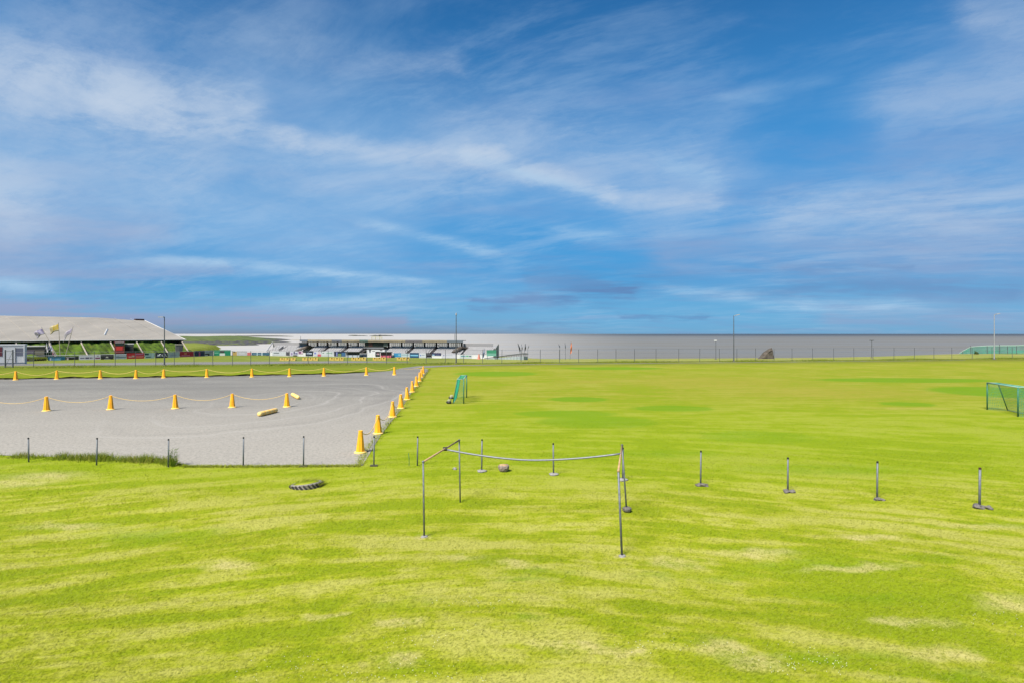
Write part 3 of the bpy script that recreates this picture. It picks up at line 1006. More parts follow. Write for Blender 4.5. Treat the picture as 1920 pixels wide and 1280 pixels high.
def banner(name, pts_px, d, c, label, group, w=0.5, pole_py=None, cat='banner'):
    """feather banner: a drooping strip of cloth on a thin pole"""
    top, bot = at(*pts_px[0], d), at(*pts_px[1], d)
    gz = H(bot.x, d)
    base = Vector((bot.x + (bot.x - top.x) * 0.15, d, gz))
    root = empty(name, base, 0, label, cat, group)
    mb = MB()
    mb.tube([Vector((0, 0, 0)), bot - base, top - base], [0.05, 0.045, 0.02], 6)
    mb.build('pole', M_POST, root)
    if c:
        mb = MB()
        n = 10
        for i in range(n + 1):
            f = i / n
            q = top.lerp(bot, f) - base
            ww = w * (math.sin(math.pi * min(1.0, 0.12 + f * 0.88)) ** 0.6) * (0.35 + 0.65 * f if f < .8 else 1.0)
            for s_ in (-0.06, 0.5, 1.0):
                mb.v.append((q.x + ww * s_, q.y + 0.10 * math.sin(f * 9 + s_ * 2), q.z))
        for i in range(n):
            for j in range(2):
                mb.f.append((i * 3 + j, i * 3 + j + 1, (i + 1) * 3 + j + 1, (i + 1) * 3 + j)); mb.m.append(0)
        fo = mb.build('cloth', F(c), root)
        so = fo.modifiers.new('thickness', 'SOLIDIFY'); so.thickness = 0.03
    return root


G1 = 'banners hanging by the grey shed'
banner('hanging_banner', ((86.5, 643), (87.5, 662)), 148, (206, 200, 206), 'white hanging banner, left of the cluster by the grey shed', G1, 0.55)
banner('hanging_banner', ((90.2, 643.5), (91.2, 657)), 148, (92, 90, 128), 'dark violet hanging banner in the middle of the cluster by the grey shed', G1, 0.5)
banner('hanging_banner', ((94.0, 642.5), (95.5, 659)), 148, (168, 172, 206), 'pale blue hanging banner, right of the cluster by the grey shed', G1, 0.6)
banner('hanging_banner', ((98.5, 660.5), (99.0, 666)), 148, (168, 84, 118), 'small pink banner just above the blue board', G1, 0.5)
G2 = 'furled feather flags beside the end of the white board wall'
banner('feather_flag', ((970.6, 643.5), (974.6, 659.5)), 128, (62, 66, 70), 'dark furled feather flag, leftmost of the four by the white wall', G2, 0.42)
banner('feather_flag', ((977.6, 645), (978.6, 658)), 128, (140, 142, 146), 'pale grey furled feather flag, second from left by the white wall', G2, 0.3)
banner('feather_flag', ((984.6, 644), (983.4, 658.5)), 128, (78, 80, 86), 'dark furled feather flag, third from left by the white wall', G2, 0.4)
banner('feather_flag', ((991.5, 647), (989.6, 653)), 128, (132, 134, 140), 'short grey furled flag, rightmost of the four by the white wall', G2, 0.22)
G3 = 'thin poles on the shore behind the fence'
banner('shore_pole', ((1047.0, 645), (1049.5, 652)), 126, (96, 98, 104), 'thin grey pole with limp flag on the shore, left of the orange pennant', G3, 0.22)
banner('shore_pole', ((1059.2, 642.5), (1060.0, 655)), 126, (120, 122, 128), 'thin grey pole with limp flag next to the orange pennant', G3, 0.2)
banner('pennant', ((1070.6, 641), (1069.0, 664)), 126, (222, 120, 62), 'orange pennant flag on the shore behind the fence', None, 0.45)
banner('feather_flag', ((907.5, 653), (904.5, 672)), 145, (84, 106, 138), 'blue feather flag in front of the right terrace', None, 0.5)

# ------------------------------------------------------------------ advertising boards round the pitch
BL = [(40, 137), (90, 142), (150, 146), (213, 150), (300, 158), (363, 166), (400, 172), (440, 174), (530, 173.5)]
GB = 'advertising boards along the left side of the football pitch'


def bpt(px, off=0.0):
    d = lerp_tab(BL, px) - off
    return Vector(((px - CX) / FPX * d, d, 0))


def board(px0, px1, py0, py1, c, label, marks=(), group=GB, line=bpt, letters=None):
    """marks: (u0, v0, u1, v1, colour) in board fractions, v from the top; each mark is raised flat print"""
    a, b_ = line(px0), line(px1)
    pm = (px0 + px1) / 2
    d = line(pm).y
    zt, zb = EYE - (py0 - HY) / FPX * d, EYE - (py1 - HY) / FPX * d
    zb = max(zb, -2.2)
    root = empty('advertising_board', Vector(((a.x + b_.x) / 2, (a.y + b_.y) / 2, zb)), 0, label, 'board', group)
    L = Vector(root.location)

    def rel(mb): mb.v = [tuple(Vector(p) - L) for p in mb.v]; return mb
    mb = MB(); mb.quadbox(a, b_, zb + 0.08, zt, 0.06); rel(mb).build('panel', F(c), root)
    for f in (0.08, 0.92):
        q = a.lerp(b_, f)
        mb = MB()
        mb.box((q.x, q.y + 0.14, (zt + zb) / 2 - 0.15), (0.07, 0.07, zt - zb + 0.1))
        rel(mb).build('support', M_POST, root)
    n = Vector((-(b_ - a).y, (b_ - a).x, 0)).normalized() * -0.012
    for (u0, v0, u1, v1, cc) in marks:
        mb = MB()
        p, q = a.lerp(b_, u0) + n, a.lerp(b_, u1) + n
        mb.quadbox(p, q, zt + (zb - zt) * v1, zt + (zb - zt) * v0, 0.012)
        rel(mb).build('printed_mark', F(cc), root)
    if letters:
        txt, u0, v0, u1, v1, cc, wt_ = letters
        mb = MB()
        cnt = len(txt)
        for i, strokes in enumerate(txt):
            for (sx0, sy0, sx1, sy1) in strokes:
                ua = u0 + (u1 - u0) * (i + 0.08 + sx0 * 0.84) / cnt
                ub = u0 + (u1 - u0) * (i + 0.08 + sx1 * 0.84) / cnt
                va, vb = v0 + (v1 - v0) * sy0, v0 + (v1 - v0) * sy1
                pa = a.lerp(b_, ua) + n + Vector((0, 0, zt + (zb - zt) * va))
                pb = a.lerp(b_, ub) + n + Vector((0, 0, zt + (zb - zt) * vb))
                mb.tube([pa, pb], wt_, 4)
        rel(mb).build('lettering', F(cc), root)
    return root


LET = {'K': [(0, 0, 0, 1), (1, 0, 0.1, 0.55), (0.1, 0.45, 1, 1)], 'I': [(0.5, 0, 0.5, 1)], 'A': [(0, 1, 0.5, 0), (0.5, 0, 1, 1), (0.2, 0.65, 0.8, 0.65)],
       'V': [(0, 1, 0.5, 0), (0.5, 0, 1, 1)], 'M': [(0, 1, 0.1, 0), (0.1, 0, 0.5, 0.7), (0.5, 0.7, 0.9, 0), (0.9, 0, 1, 1)], 'P': [(0, 1, 0, 0), (0, 0, 0.9, 0.1), (0.9, 0.1, 0.9, 0.5), (0.9, 0.5, 0, 0.55)]}
board(47.5, 62, 670, 677.5, (202, 178, 110), 'small pale yellow board with a red and lilac print beside the cabin', [(0.05, 0.3, 0.45, 0.75, (160, 66, 44)), (0.1, 0.75, 0.95, 1.0, (190, 160, 188))])
board(63, 87.5, 668.6, 676.6, (226, 206, 48), 'bright yellow board with black lettering', letters=([LET['A'], LET['A'], LET['M'], LET['A'], LET['P']], 0.03, 0.42, 0.93, 0.9, (44, 42, 12), 0.075))
board(90, 122, 667.3, 675.6, (22, 100, 128), 'teal blue board with a white emblem and pale lower band', [(0.1, 0.4, 0.2, 0.95, (206, 216, 240)), (0.24, 0.45, 0.75, 0.95, (104, 172, 208)), (0.5, 0.55, 0.72, 0.65, (220, 232, 240))])
board(122.5, 147.5, 667.2, 674.6, (26, 26, 34), 'black board with a thin white sweep and pale emblem', [(0.05, 0.15, 0.75, 0.3, (170, 170, 176)), (0.1, 0.45, 0.24, 0.95, (216, 198, 196))])
board(148, 176.5, 665.8, 675, (210, 208, 216), 'white board with a line of dark violet print', [(0.08, 0.42, 0.36, 0.62, (112, 106, 128)), (0.42, 0.36, 0.68, 0.68, (92, 86, 108)), (0.72, 0.36, 0.84, 0.68, (120, 116, 128)), (0.88, 0.4, 0.93, 0.65, (150, 150, 120))])
board(177.2, 188.5, 664.8, 675, (208, 204, 210), 'white board with a maroon print under a small black one', [(0.12, 0.45, 0.9, 0.7, (124, 70, 96)), (0.4, 0.12, 0.7, 0.22, (60, 60, 56))])
board(189.2, 213, 664.4, 674.9, (26, 24, 30), 'black board with a pale triangular emblem', [(0.40, 0.34, 0.56, 0.52, (196, 194, 180)), (0.34, 0.5, 0.62, 0.6, (150, 148, 146)), (0.25, 0.78, 0.75, 0.9, (150, 150, 156))])
board(213.8, 237, 663.8, 674.6, (206, 212, 214), 'white board with a single grey line of print', [(0.15, 0.42, 0.95, 0.58, (128, 134, 148)), (0.1, 0.2, 0.4, 0.3, (150, 176, 190))])
board(237.8, 270.5, 661.4, 673, (206, 40, 46), 'wide red board with pink rounded print', [(0.1, 0.5, 0.34, 0.72, (240, 150, 140)), (0.28, 0.36, 0.42, 0.66, (206, 176, 150)), (0.52, 0.5, 0.92, 0.72, (240, 120, 104)), (0.5, 0.08, 0.95, 0.3, (196, 110, 146))])
board(271.5, 290, 661.2, 671.8, (168, 196, 188), 'pale teal board with dark green bands', [(0.0, 0.05, 0.4, 0.35, (28, 70, 62)), (0.1, 0.62, 0.6, 0.78, (48, 92, 90)), (0.8, 0.1, 0.86, 0.9, (206, 224, 226))])
board(291, 314.5, 660.6, 671, (40, 48, 76), 'dark navy board with three bold white letters', letters=([LET['K'], LET['I'], LET['V']], 0.2, 0.3, 0.9, 0.68, (240, 240, 246), 0.13))
board(315, 336.8, 659.6, 670.2, (202, 208, 208), 'white board with faint lilac line of print', [(0.15, 0.5, 0.7, 0.62, (160, 160, 190)), (0.3, 0.2, 0.6, 0.3, (170, 180, 186))])
board(337.4, 363.2, 658.4, 669, (186, 24, 44), 'crimson board with a small pale oval and pink line', [(0.3, 0.28, 0.5, 0.48, (232, 150, 100)), (0.12, 0.62, 0.72, 0.76, (230, 110, 150))])
board(364.8, 384, 656.8, 668.2, (22, 48, 92), 'navy blue board with a pink figure in the middle', [(0.40, 0.3, 0.56, 0.95, (212, 92, 146)), (0.42, 0.18, 0.52, 0.32, (206, 150, 190))])
board(384.4, 400.4, 656.2, 667.2, (202, 202, 206), 'white board with a black tool shape', [(0.0, 0.55, 0.45, 0.7, (24, 24, 26)), (0.34, 0.55, 0.52, 0.9, (24, 24, 26)), (0.5, 0.2, 0.8, 0.3, (150, 150, 154))])
board(401, 432.5, 655.8, 666.6, (26, 138, 100), 'green board with a white and dark centre', [(0.34, 0.55, 0.66, 0.95, (222, 226, 220)), (0.36, 0.1, 0.62, 0.45, (70, 66, 66)), (0.04, 0.4, 0.28, 0.55, (120, 190, 160))])
board(436.5, 444, 658.6, 666.4, (186, 156, 84), 'small ochre board next to a grey one', [(0.1, 0.0, 0.6, 0.18, (70, 60, 40))])
board(444.6, 463, 658, 666.4, (176, 176, 178), 'grey board with pale print beside the ochre one', [(0.2, 0.45, 0.85, 0.6, (206, 206, 210))])
board(463.6, 471, 660, 666.2, (194, 104, 104), 'small dull red board left of the dark blue strip')
board(472, 510, 660.4, 666, (44, 84, 110), 'long low dark blue board with pale gaps in its print', [(0.25, 0.0, 0.29, 1.0, (190, 214, 220)), (0.48, 0.0, 0.53, 1.0, (200, 214, 220)), (0.06, 0.35, 0.22, 0.5, (130, 170, 190)), (0.31, 0.4, 0.45, 0.55, (150, 180, 196)), (0.56, 0.35, 0.95, 0.5, (80, 130, 150))])
# low white rail fence that carries the boards
rl = MB()
pp = [bpt(px, -0.4) + Vector((0, 0, -0.75 + (0.1 if px > 280 else 0))) for px in (40, 90, 150, 213, 300, 363, 400, 440, 530)]
rl.tube(pp, 0.06, 6)
o = rl.build('pitch_rail', M_WHITE)
tag(o, 'long pale tube rail running behind the advertising boards', 'rail')

# ------------------------------------------------------------------ main stand across the pitch
SA = Vector(((500 - CX) / FPX * 174.0, 174.0, 0))
SB = Vector(((925 - CX) / FPX * 152.0, 152.0, 0))
SU = (SB - SA).normalized()
SN = Vector((-SU.y, SU.x, 0))
G0 = -2.05


def sp(tt, o, z):
    return SA + SU * tt + SN * o + Vector((0, 0, z))


def tpx(px, o=0.0):
    k = (px - CX) / FPX
    p = SA + SN * o
    return (k * p.y - p.x) / (SU.x - k * SU.y)


def zpy(py, px, o=0.0):
    return EYE - (py - HY) / FPX * sp(tpx(px, o), o, 0).y


stand = empty('grandstand', sp(tpx(715), 0, G0), 0, 'long covered white grandstand with dark columns and bright rear windows', 'grandstand')


def sb(mb, name, m, parent=None, root=None):
    root = root or stand
    off = Vector(root.location)
    mb.v = [tuple(Vector(p) - off) for p in mb.v]
    return mb.build(name, m, parent or root)


def slab(mb, t0, t1, o0, o1, z0, z1):
    vs = [sp(a, b_, c) for c in (z0, z1) for b_ in (o0, o1) for a in (t0, t1)]
    mb.add(vs, [(0, 2, 3, 1), (4, 5, 7, 6), (0, 1, 5, 4), (1, 3, 7, 5), (3, 2, 6, 7), (2, 0, 4, 6)])
    return mb


ST0, ST1 = tpx(566, 5.5), tpx(868, 5.5)
OB, ZS0, ZS1, NROW = 5.4, -0.85, 0.82, 8           # back wall offset, seat heights, rows
PB0, PB1 = tpx(690, 5.4), tpx(729, 5.4)
front = slab(MB(), tpx(500), tpx(925), 0.0, 0.2, G0 - 0.6, ZS0 - 0.1)
sb(front, 'front_wall', M_WHITE)
dr = OB / NROW


def terrace(t0, t1, root, skip=(), back_hi=None):
    mb, ms = MB(), MB()
    for r in range(NROW):
        z = ZS0 + (ZS1 - ZS0) * r / (NROW - 1)
        o0 = 0.35 + r * (OB - 0.45) / NROW
        slab(mb, t0, t1, o0, o0 + (OB - 0.45) / NROW + (0.0 if r < NROW - 1 else 0.05), G0 - 0.6, z - 0.24)
        tt = t0 + 0.3
        while tt < t1 - 0.3:
            if not any(a < tt < b_ for a, b_ in skip):
                slab(ms, tt, tt + 0.43, o0 + 0.08, o0 + 0.48, z - 0.10, z - 0.04)
                slab(ms, tt, tt + 0.43, o0 + 0.42, o0 + 0.48, z - 0.04, z + 0.28)
            tt += 0.56
    sb(mb, 'seating_step', M_STEP, root=root)
    tag(sb(ms, 'seat', M_SEAT, root=root), kind='stuff')


AISLE = [tpx(px, 2.5) for px in (608, 646, 684, 769, 812)]
terrace(tpx(580, 2.0), PB0 - 0.5, stand, [(a - 0.5, a + 0.5) for a in AISLE])
terrace(PB1 + 1.0, tpx(866, 2.0), stand, [(a - 0.5, a + 0.5) for a in AISLE])
for a in AISLE:
    mb = MB()
    slope = [(0.4, ZS0 + 0.28), (OB - 0.1, ZS1 + 0.42)]
    mb.add([sp(a - 0.32, slope[0][0], slope[0][1] - 0.33), sp(a + 0.32, slope[0][0], slope[0][1] - 0.33), sp(a + 0.32, slope[1][0], slope[1][1] - 0.33), sp(a - 0.32, slope[1][0], slope[1][1] - 0.33)], [(0, 1, 2, 3)])
    for s_ in (-0.36, 0.36):
        mb.tube([sp(a + s_, o, z + 0.35) for o, z in slope], 0.06, 5)
        for o, z in slope:
            mb.tube([sp(a + s_, o, z - 0.3), sp(a + s_, o, z + 0.35)], 0.05, 5)
    sb(mb, 'aisle_stair', F((72, 66, 66)))
# back wall, columns, windows
zw0, zw1 = 0.80, 2.05
mb = slab(MB(), ST0, ST1, OB, OB + 0.15, G0 - 0.6, zw0)
slab(mb, ST0, ST1, OB, OB + 0.15, zw1, zw1 + 0.25)
sb(mb, 'back_wall', F((150, 146, 146)))
mb = slab(MB(), ST0, ST1, OB - 0.12, OB - 0.02, zw0 - 0.12, zw0 + 0.03)
sb(mb, 'window_sill', M_DARK)
colpx = [578, 596.6, 615.2, 634, 652.7, 672.4, 690.3, 729.8, 754, 775.6, 797, 819, 841, 866.5]
ct = [tpx(px, OB) for px in colpx]
for tt in ct:
    mb = slab(MB(), tt - 0.22, tt + 0.22, OB - 0.4, OB - 0.05, zw0 - 0.25, zw1 + 0.15)
    sb(mb, 'column', M_COLUMN if tt < ct[6] else M_CAP)
for a, b_ in zip(ct, ct[1:]):
    if a >= ct[6] - 0.1 and b_ <= ct[7] + 0.1:
        continue
    mb = MB()
    n = 6
    for q in range(n):
        x0 = a + 0.24 + (b_ - a - 0.48) * q / n
        x1 = a + 0.24 + (b_ - a - 0.48) * (q + 1) / n
        slab(mb, x0 + 0.05, x1 - 0.05, OB + 0.02, OB + 0.06, zw0 + 0.03, zw1)
    win = sb(mb, 'window', M_PANE)
    mm = MB()
    for q in range(1, n):
        x0 = a + 0.24 + (b_ - a - 0.48) * q / n
        slab(mm, x0 - 0.05, x0 + 0.05, OB + 0.0, OB + 0.09, zw0 + 0.03, zw1)
    sb(mm, 'mullion', F((176, 160, 150)), parent=win)
    win.children[0].location = (0, 0, 0)
# roof: thin deck with a deep fascia, end left a little longer
mb = slab(MB(), ST0 - 1.2, ST1 + 0.6, 2.3, OB + 0.9, 2.62, 2.78)
sb(mb, 'roof', M_ROOF)
fz0, fz1 = 2.28, 2.86
for (p0, p1, m) in ((562, 577, F((112, 118, 128))), (577, 622, M_OCHRE), (622, 641, F((108, 110, 120))), (641, 674, M_OCHRE), (674, 690, F((92, 112, 104))), (690, 760, M_OCHRE), (760, 792, F((116, 110, 112))), (792, 838, M_OCHRE), (838, 868, F((110, 118, 126)))):
    mb = slab(MB(), tpx(p0, 2.2) + 0.01, tpx(p1, 2.2) - 0.01, 2.15, 2.29, fz0, fz1)
    sb(mb, 'fascia_panel', m)
# press box in the middle
mb = slab(MB(), PB0 + 0.3, PB1 - 0.4, 3.2, OB - 0.45, 0.72, 2.26)
sb(mb, 'press_box', F((60, 62, 52)))
for q, (p0, p1, c) in enumerate(((691, 698, (104, 66, 56)), (700, 710, (44, 56, 44)), (712, 717.5, (26, 40, 38)), (719, 727, (112, 122, 110)))):
    mb = slab(MB(), tpx(p0, 3.1), tpx(p1, 3.1), 3.12, 3.2, 1.0, 2.1)
    sb(mb, 'press_box_window', F(c))
mb = slab(MB(), PB0 + 0.1, PB1 - 0.1, 2.6, 3.25, 0.42, 0.72)
sb(mb, 'press_box_sill', F((126, 128, 130)))
mb = slab(MB(), tpx(688, 1.2), tpx(722, 1.2), 1.0, 2.6, G0 - 0.3, 0.12)
sb(mb, 'press_box_base', M_WHITE)
mb = MB()
for p0, p1, y0, y1 in ((691.5, 696, 655, 656.8), (692.5, 695, 656.8, 660), (698, 703, 657.2, 658), (690.5, 694.5, 662, 664.6), (696, 701, 663.6, 664.6), (712.5, 717, 655.4, 657)):
    slab(mb, tpx(p0, 1), tpx(p1, 1), 0.96, 1.0, zpy(y1, p0, 1), zpy(y0, p0, 1))
sb(mb, 'dark_emblem', F((66, 66, 70)))
mb = MB()                                           # yellow rail and camera platform on the roof
for px in (697, 704, 712, 716):
    mb.tube([sp(tpx(px, 3), 3.0, 2.78), sp(tpx(px, 3), 3.0, 3.75)], 0.05, 5)
for z in (3.3, 3.75):
    mb.tube([sp(tpx(697, 3), 3.0, z), sp(tpx(716, 3), 3.0, z)], 0.045, 5)
sb(mb, 'roof_railing', F((186, 178, 70)))
mb = MB()
mb.tube([sp(tpx(711, 3), 3.3, 2.7), sp(tpx(711, 3), 3.3, 4.0)], 0.06, 6)
mb.box(sp(tpx(711, 3), 3.3, 4.1), (0.5, 0.4, 0.35))
sb(mb, 'roof_speaker', F((60, 62, 66)))
mb = MB(); mb.tube([sp(tpx(852.5, 4), 4.0, 2.6), sp(tpx(852.5, 4), 4.0, 4.6)], 0.05, 6)
sb(mb, 'roof_mast', M_DPOST)
mb = MB(); mb.tube([sp(tpx(563.5, 4), 4.0, 2.6), sp(tpx(563.5, 4), 4.0, 3.9)], 0.05, 6)
sb(mb, 'roof_mast', M_DPOST)
# rough stair mounds at both ends of the covered part
for (q0, q1, y0, y1, nm) in ((556, 579, 658.5, 648.5, 's'), (852, 874, 659.5, 650, 'n')):
    mb = MB()
    for k in range(9):
        f = k / 8
        c = sp(tpx(q0 + (q1 - q0) * f, 1.2 + 3 * f), 1.2 + 3.0 * f, 0)
        z = zpy(y0 + (y1 - y0) * (f if nm == 's' else math.sin(f * 2.4) * 0.9), q0, 1.2 + 3 * f)
        mb.rock((c.x, c.y, z), (0.9, 0.7, 0.42), k + len(nm) * q0, 1, 0.3)
    sb(mb, 'stair_mound', F((104, 94, 84)))
# open terraces at both ends
lt = empty('open_terrace', sp(tpx(530), 1, G0), 0, 'uncovered white seating terrace at the left end of the grandstand', 'terrace', 'open terraces at the ends of the grandstand')
terrace(tpx(502, 1.5), tpx(566, 1.5), lt, [(tpx(527, 2.5) - 0.4, tpx(527, 2.5) + 0.4)])
mb = slab(MB(), tpx(512, OB), tpx(580, OB) - 0.4, OB, OB + 0.15, G0 - 0.6, 1.95)
sb(mb, 'back_wall', F((168, 165, 165)), root=lt)
mb = MB()
mb.tube([sp(tpx(523, 1.5), 1.5, -0.2), sp(tpx(531, 4), 4.0, 0.75)], 0.16, 5)
sb(mb, 'handrail', F((92, 92, 96)), root=lt)
mb = MB(); mb.tube([sp(tpx(500, 0.3), 0.3, -0.6), sp(tpx(511, OB), OB, 1.9)], 0.2, 5)
sb(mb, 'end_wall_coping', M_SEAT, root=lt)
rt = empty('open_terrace', sp(tpx(897), 1, G0), 0, 'uncovered seating terrace with tall grey rear wall at the right end of the grandstand', 'terrace', 'open terraces at the ends of the grandstand')
terrace(tpx(868, 1.5), tpx(919, 1.5), rt)
mb = slab(MB(), tpx(866.8, OB) + 0.3, tpx(924, OB), OB, OB + 0.15, G0 - 0.6, 1.95)
sb(mb, 'back_wall', F((156, 154, 154)), root=rt)
mb = MB()
e0, e1 = tpx(924.5, OB), tpx(923.5, 0.3)
mb.add([sp(e1, 0.3, G0), sp(e1, 0.3, -0.5), sp(e1, OB, 1.95), sp(e1, OB, G0)], [(0, 1, 2, 3)])
for k in range(9):
    mb.tube([sp(e1 + .02, 0.3 + k * OB / 8.5, G0), sp(e1 + .02, 0.3 + k * OB / 8.5, -0.5 + 2.4 * k / 8.5)], 0.05, 4)
sb(mb, 'end_wall', F((176, 174, 172)), root=rt)

GS = 'advertising boards on the front wall of the grandstand'


def sline(px):
    return sp(tpx(px, -0.06), -0.06, 0)


def sboard(*a, **k):
    return board(*a, group=GS, line=sline, **k)


sboard(510.5, 536, 658.5, 666, (196, 200, 204), 'pale board with a dark scrawl at the left end of the stand wall', [(0.1, 0.25, 0.5, 0.5, (112, 120, 122))])
sboard(536.5, 543, 659.5, 666.4, (76, 74, 84), 'small dark emblem board on the left terrace wall')
sboard(544, 558.6, 658, 667.4, (196, 196, 206), 'pale board with violet and black figures', [(0.1, 0.3, 0.3, 0.75, (150, 130, 170)), (0.45, 0.05, 0.6, 0.6, (44, 50, 84)), (0.4, 0.75, 0.9, 0.98, (20, 34, 32)), (0.65, 0.3, 0.95, 0.6, (110, 104, 150))])
sboard(559.4, 568, 658, 664, (200, 176, 190), 'narrow pinkish board below the left stair', [(0.1, 0.1, 0.6, 0.7, (120, 70, 110))])
sboard(573, 587, 657.6, 667.2, (22, 36, 52), 'dark navy board with a pale ragged word', [(0.15, 0.35, 0.85, 0.6, (176, 190, 206)), (0.3, 0.28, 0.5, 0.38, (206, 214, 222))])
sboard(588.5, 602.5, 659, 667.6, (200, 204, 214), 'white board with a red foot and blue letters', [(0.05, 0.15, 0.3, 0.5, (120, 126, 190)), (0.5, 0.5, 0.95, 0.95, (206, 80, 92)), (0.55, 0.1, 0.85, 0.3, (222, 170, 176))])
sboard(603.2, 625, 658.2, 667.8, (200, 206, 206), 'white board with green grey marks left of the dugout', [(0.08, 0.25, 0.2, 0.4, (70, 100, 96)), (0.4, 0.2, 0.8, 0.45, (150, 176, 160)), (0.84, 0.15, 0.9, 0.5, (80, 110, 104))])
sboard(626.4, 648, 658.6, 668, (24, 34, 62), 'navy board with green field and blue end panel', [(0.18, 0.1, 0.3, 0.9, (122, 130, 180)), (0.34, 0.4, 0.62, 0.95, (116, 140, 76)), (0.66, 0.2, 0.98, 0.9, (56, 100, 140))])
sboard(738.5, 752, 661.4, 669.2, (50, 140, 186), 'bright cyan board right of the red dugout', [(0.6, 0.2, 0.95, 0.7, (120, 176, 196))])
sboard(752.6, 767, 662, 669, (184, 200, 204), 'pale teal board beside the dark blue one', [(0.05, 0.3, 0.9, 0.45, (120, 160, 170))])
sboard(768.2, 785.4, 660.8, 670.4, (24, 76, 112), 'dark blue board with a light band across', [(0.08, 0.35, 0.92, 0.62, (126, 186, 214)), (0.05, 0.1, 0.95, 0.2, (14, 48, 76))])
sboard(786, 798.6, 662, 670, (206, 210, 214), 'white board with blue specks beside the dark blue one', [(0.1, 0.3, 0.3, 0.6, (110, 140, 196)), (0.4, 0.35, 0.8, 0.5, (140, 150, 160))])
sboard(799.4, 809.4, 661.2, 670.6, (26, 24, 32), 'black board with a grey line, left of a navy one', [(0.1, 0.25, 0.9, 0.4, (110, 110, 116)), (0.15, 0.85, 0.9, 0.95, (170, 174, 176))])
sboard(809.8, 827, 661.2, 666.6, (30, 36, 80), 'shallow navy board with pale letters', [(0.05, 0.5, 0.3, 0.9, (160, 196, 220)), (0.4, 0.55, 0.85, 0.75, (120, 126, 160))])
sboard(828, 855, 663, 671, (204, 204, 212), 'long white board with a thin grey line of print', [(0.1, 0.25, 0.2, 0.45, (120, 116, 150)), (0.25, 0.3, 0.75, 0.38, (150, 156, 160))])
sboard(862, 884, 664.5, 672, (196, 206, 206), 'pale board with blue green print below the right terrace', [(0.1, 0.25, 0.5, 0.5, (90, 140, 150)), (0.55, 0.2, 0.75, 0.5, (96, 168, 116)), (0.8, 0.25, 0.98, 0.5, (60, 90, 104))])

# dugouts in front of the stand
def dugout(px0, px1, y0, y1, body, roofc, label, glass):
    d = sline((px0 + px1) / 2).y - 2.2
    x0, x1 = (px0 - CX) / FPX * d, (px1 - CX) / FPX * d
    zt, zb = EYE - (y0 - HY) / FPX * d, H((x0 + x1) / 2, d)
    root = empty('dugout', ((x0 + x1) / 2, d, zb), 0, label, 'dugout', 'dugouts in front of the grandstand')
    w, h = x1 - x0, zt - zb
    mb = MB(); mb.box((0, 0.9, h / 2), (w, 0.08, h)); mb.build('back_panel', body, root)
    for s_ in (-1, 1):
        mb = MB(); mb.box((s_ * (w / 2 - 0.04), 0.45, h * 0.5), (0.06, 0.8, h * 0.96)); mb.build('side_panel', glass, root)
    mb = MB(); mb.box((0, 0.36, h), (w + 0.2, 1.25, 0.22)); mb.build('roof', roofc, root)
    mb = MB(); mb.box((0, 0.6, 0.42), (w * 0.94, 0.4, 0.08)); mb.build('bench', M_SEAT, root)
    mb = MB(); mb.box((0, 0.05, 0.32), (w * 0.92, 0.06, 0.62)); mb.build('front_panel', glass, root)
    for s_ in (-0.33, 0.0, 0.33):
        mb = MB(); mb.box((s_ * w, 0.0, h / 2), (0.09, 0.09, h)); mb.build('post', M_CAP, root)
    return root


dugout(648.6, 674, 659.6, 668.6, F((96, 100, 96)), F((40, 44, 40)), 'long low dugout with dark roof and pale front left of the press box', F((196, 204, 212)))
dugout(713.5, 733.5, 660, 670, F((150, 96, 104)), F((40, 50, 46)), 'dark roofed dugout with a red pink front right of the press box', F((214, 104, 124)))
sboard(703.8, 712.4, 658.6, 668.4, (24, 18, 26), 'black board with a white and red zigzag beside the red dugout', [(0.3, 0.35, 0.44, 0.6, (214, 206, 210)), (0.5, 0.3, 0.64, 0.6, (190, 90, 110)), (0.7, 0.35, 0.84, 0.6, (214, 206, 210))])
sboard(679, 688, 662.8, 668.8, (30, 44, 66), 'small dark blue board left of the press box base')

# yellow training barriers along the near edge of the pitch
GY = 'low yellow barriers along the pitch edge'
M_BARR = mat('dull_yellow_plastic', (0.42, 0.30, 0.06), 0.6, var=0.2, vscale=3)
for i, (p0, p1) in enumerate(((525, 533.5), (533.8, 544), (545, 555), (567, 577), (577.4, 587), (587.4, 597), (618, 627), (627.4, 637), (637.4, 645), (659, 667), (667.4, 677), (677.4, 687), (699, 707), (707.4, 715), (715.4, 724), (744, 753), (753.4, 762), (762.4, 768))):
    g = None
    d = 141.0 - 0.02 * (i * 14)
    a, b_ = (p0 - CX) / FPX * d, (p1 - CX) / FPX * d
    z = H((a + b_) / 2, d)
    blk = i // 3
    nm = ['left', 'second', 'third', 'fourth', 'fifth', 'right'][blk]
    pos3 = ['left', 'middle', 'right'][i % 3]
    lab = f'yellow pitch barrier, {pos3} of three in the ' + ('leftmost' if blk == 0 else 'rightmost' if blk == 5 else nm + ' from left') + ' set'
    root = empty('training_barrier', ((a + b_) / 2, d, z), 0, lab, 'barrier', GY)
    w = b_ - a - 0.06
    mb = MB(); mb.box((0, 0, 0.52), (w, 0.3, 0.40)); mb.box((0, 0, 0.16), (w * 0.98, 0.7, 0.3)); mb.build('body', M_BARR, root)
    mb = MB(); mb.tube([(0.0, -0.17, 0.52), (0.0, -0.10, 0.52)], 0.16, 8); mb.build('hand_hole', F((96, 66, 14)), root)

# cone and bollard near the corner flag, green board, white board wall
def simple(name, mb, m, loc, label, cat, group=None):
    o = mb.build(name, m)
    o.location = loc
    return tag(o, label, cat, group)


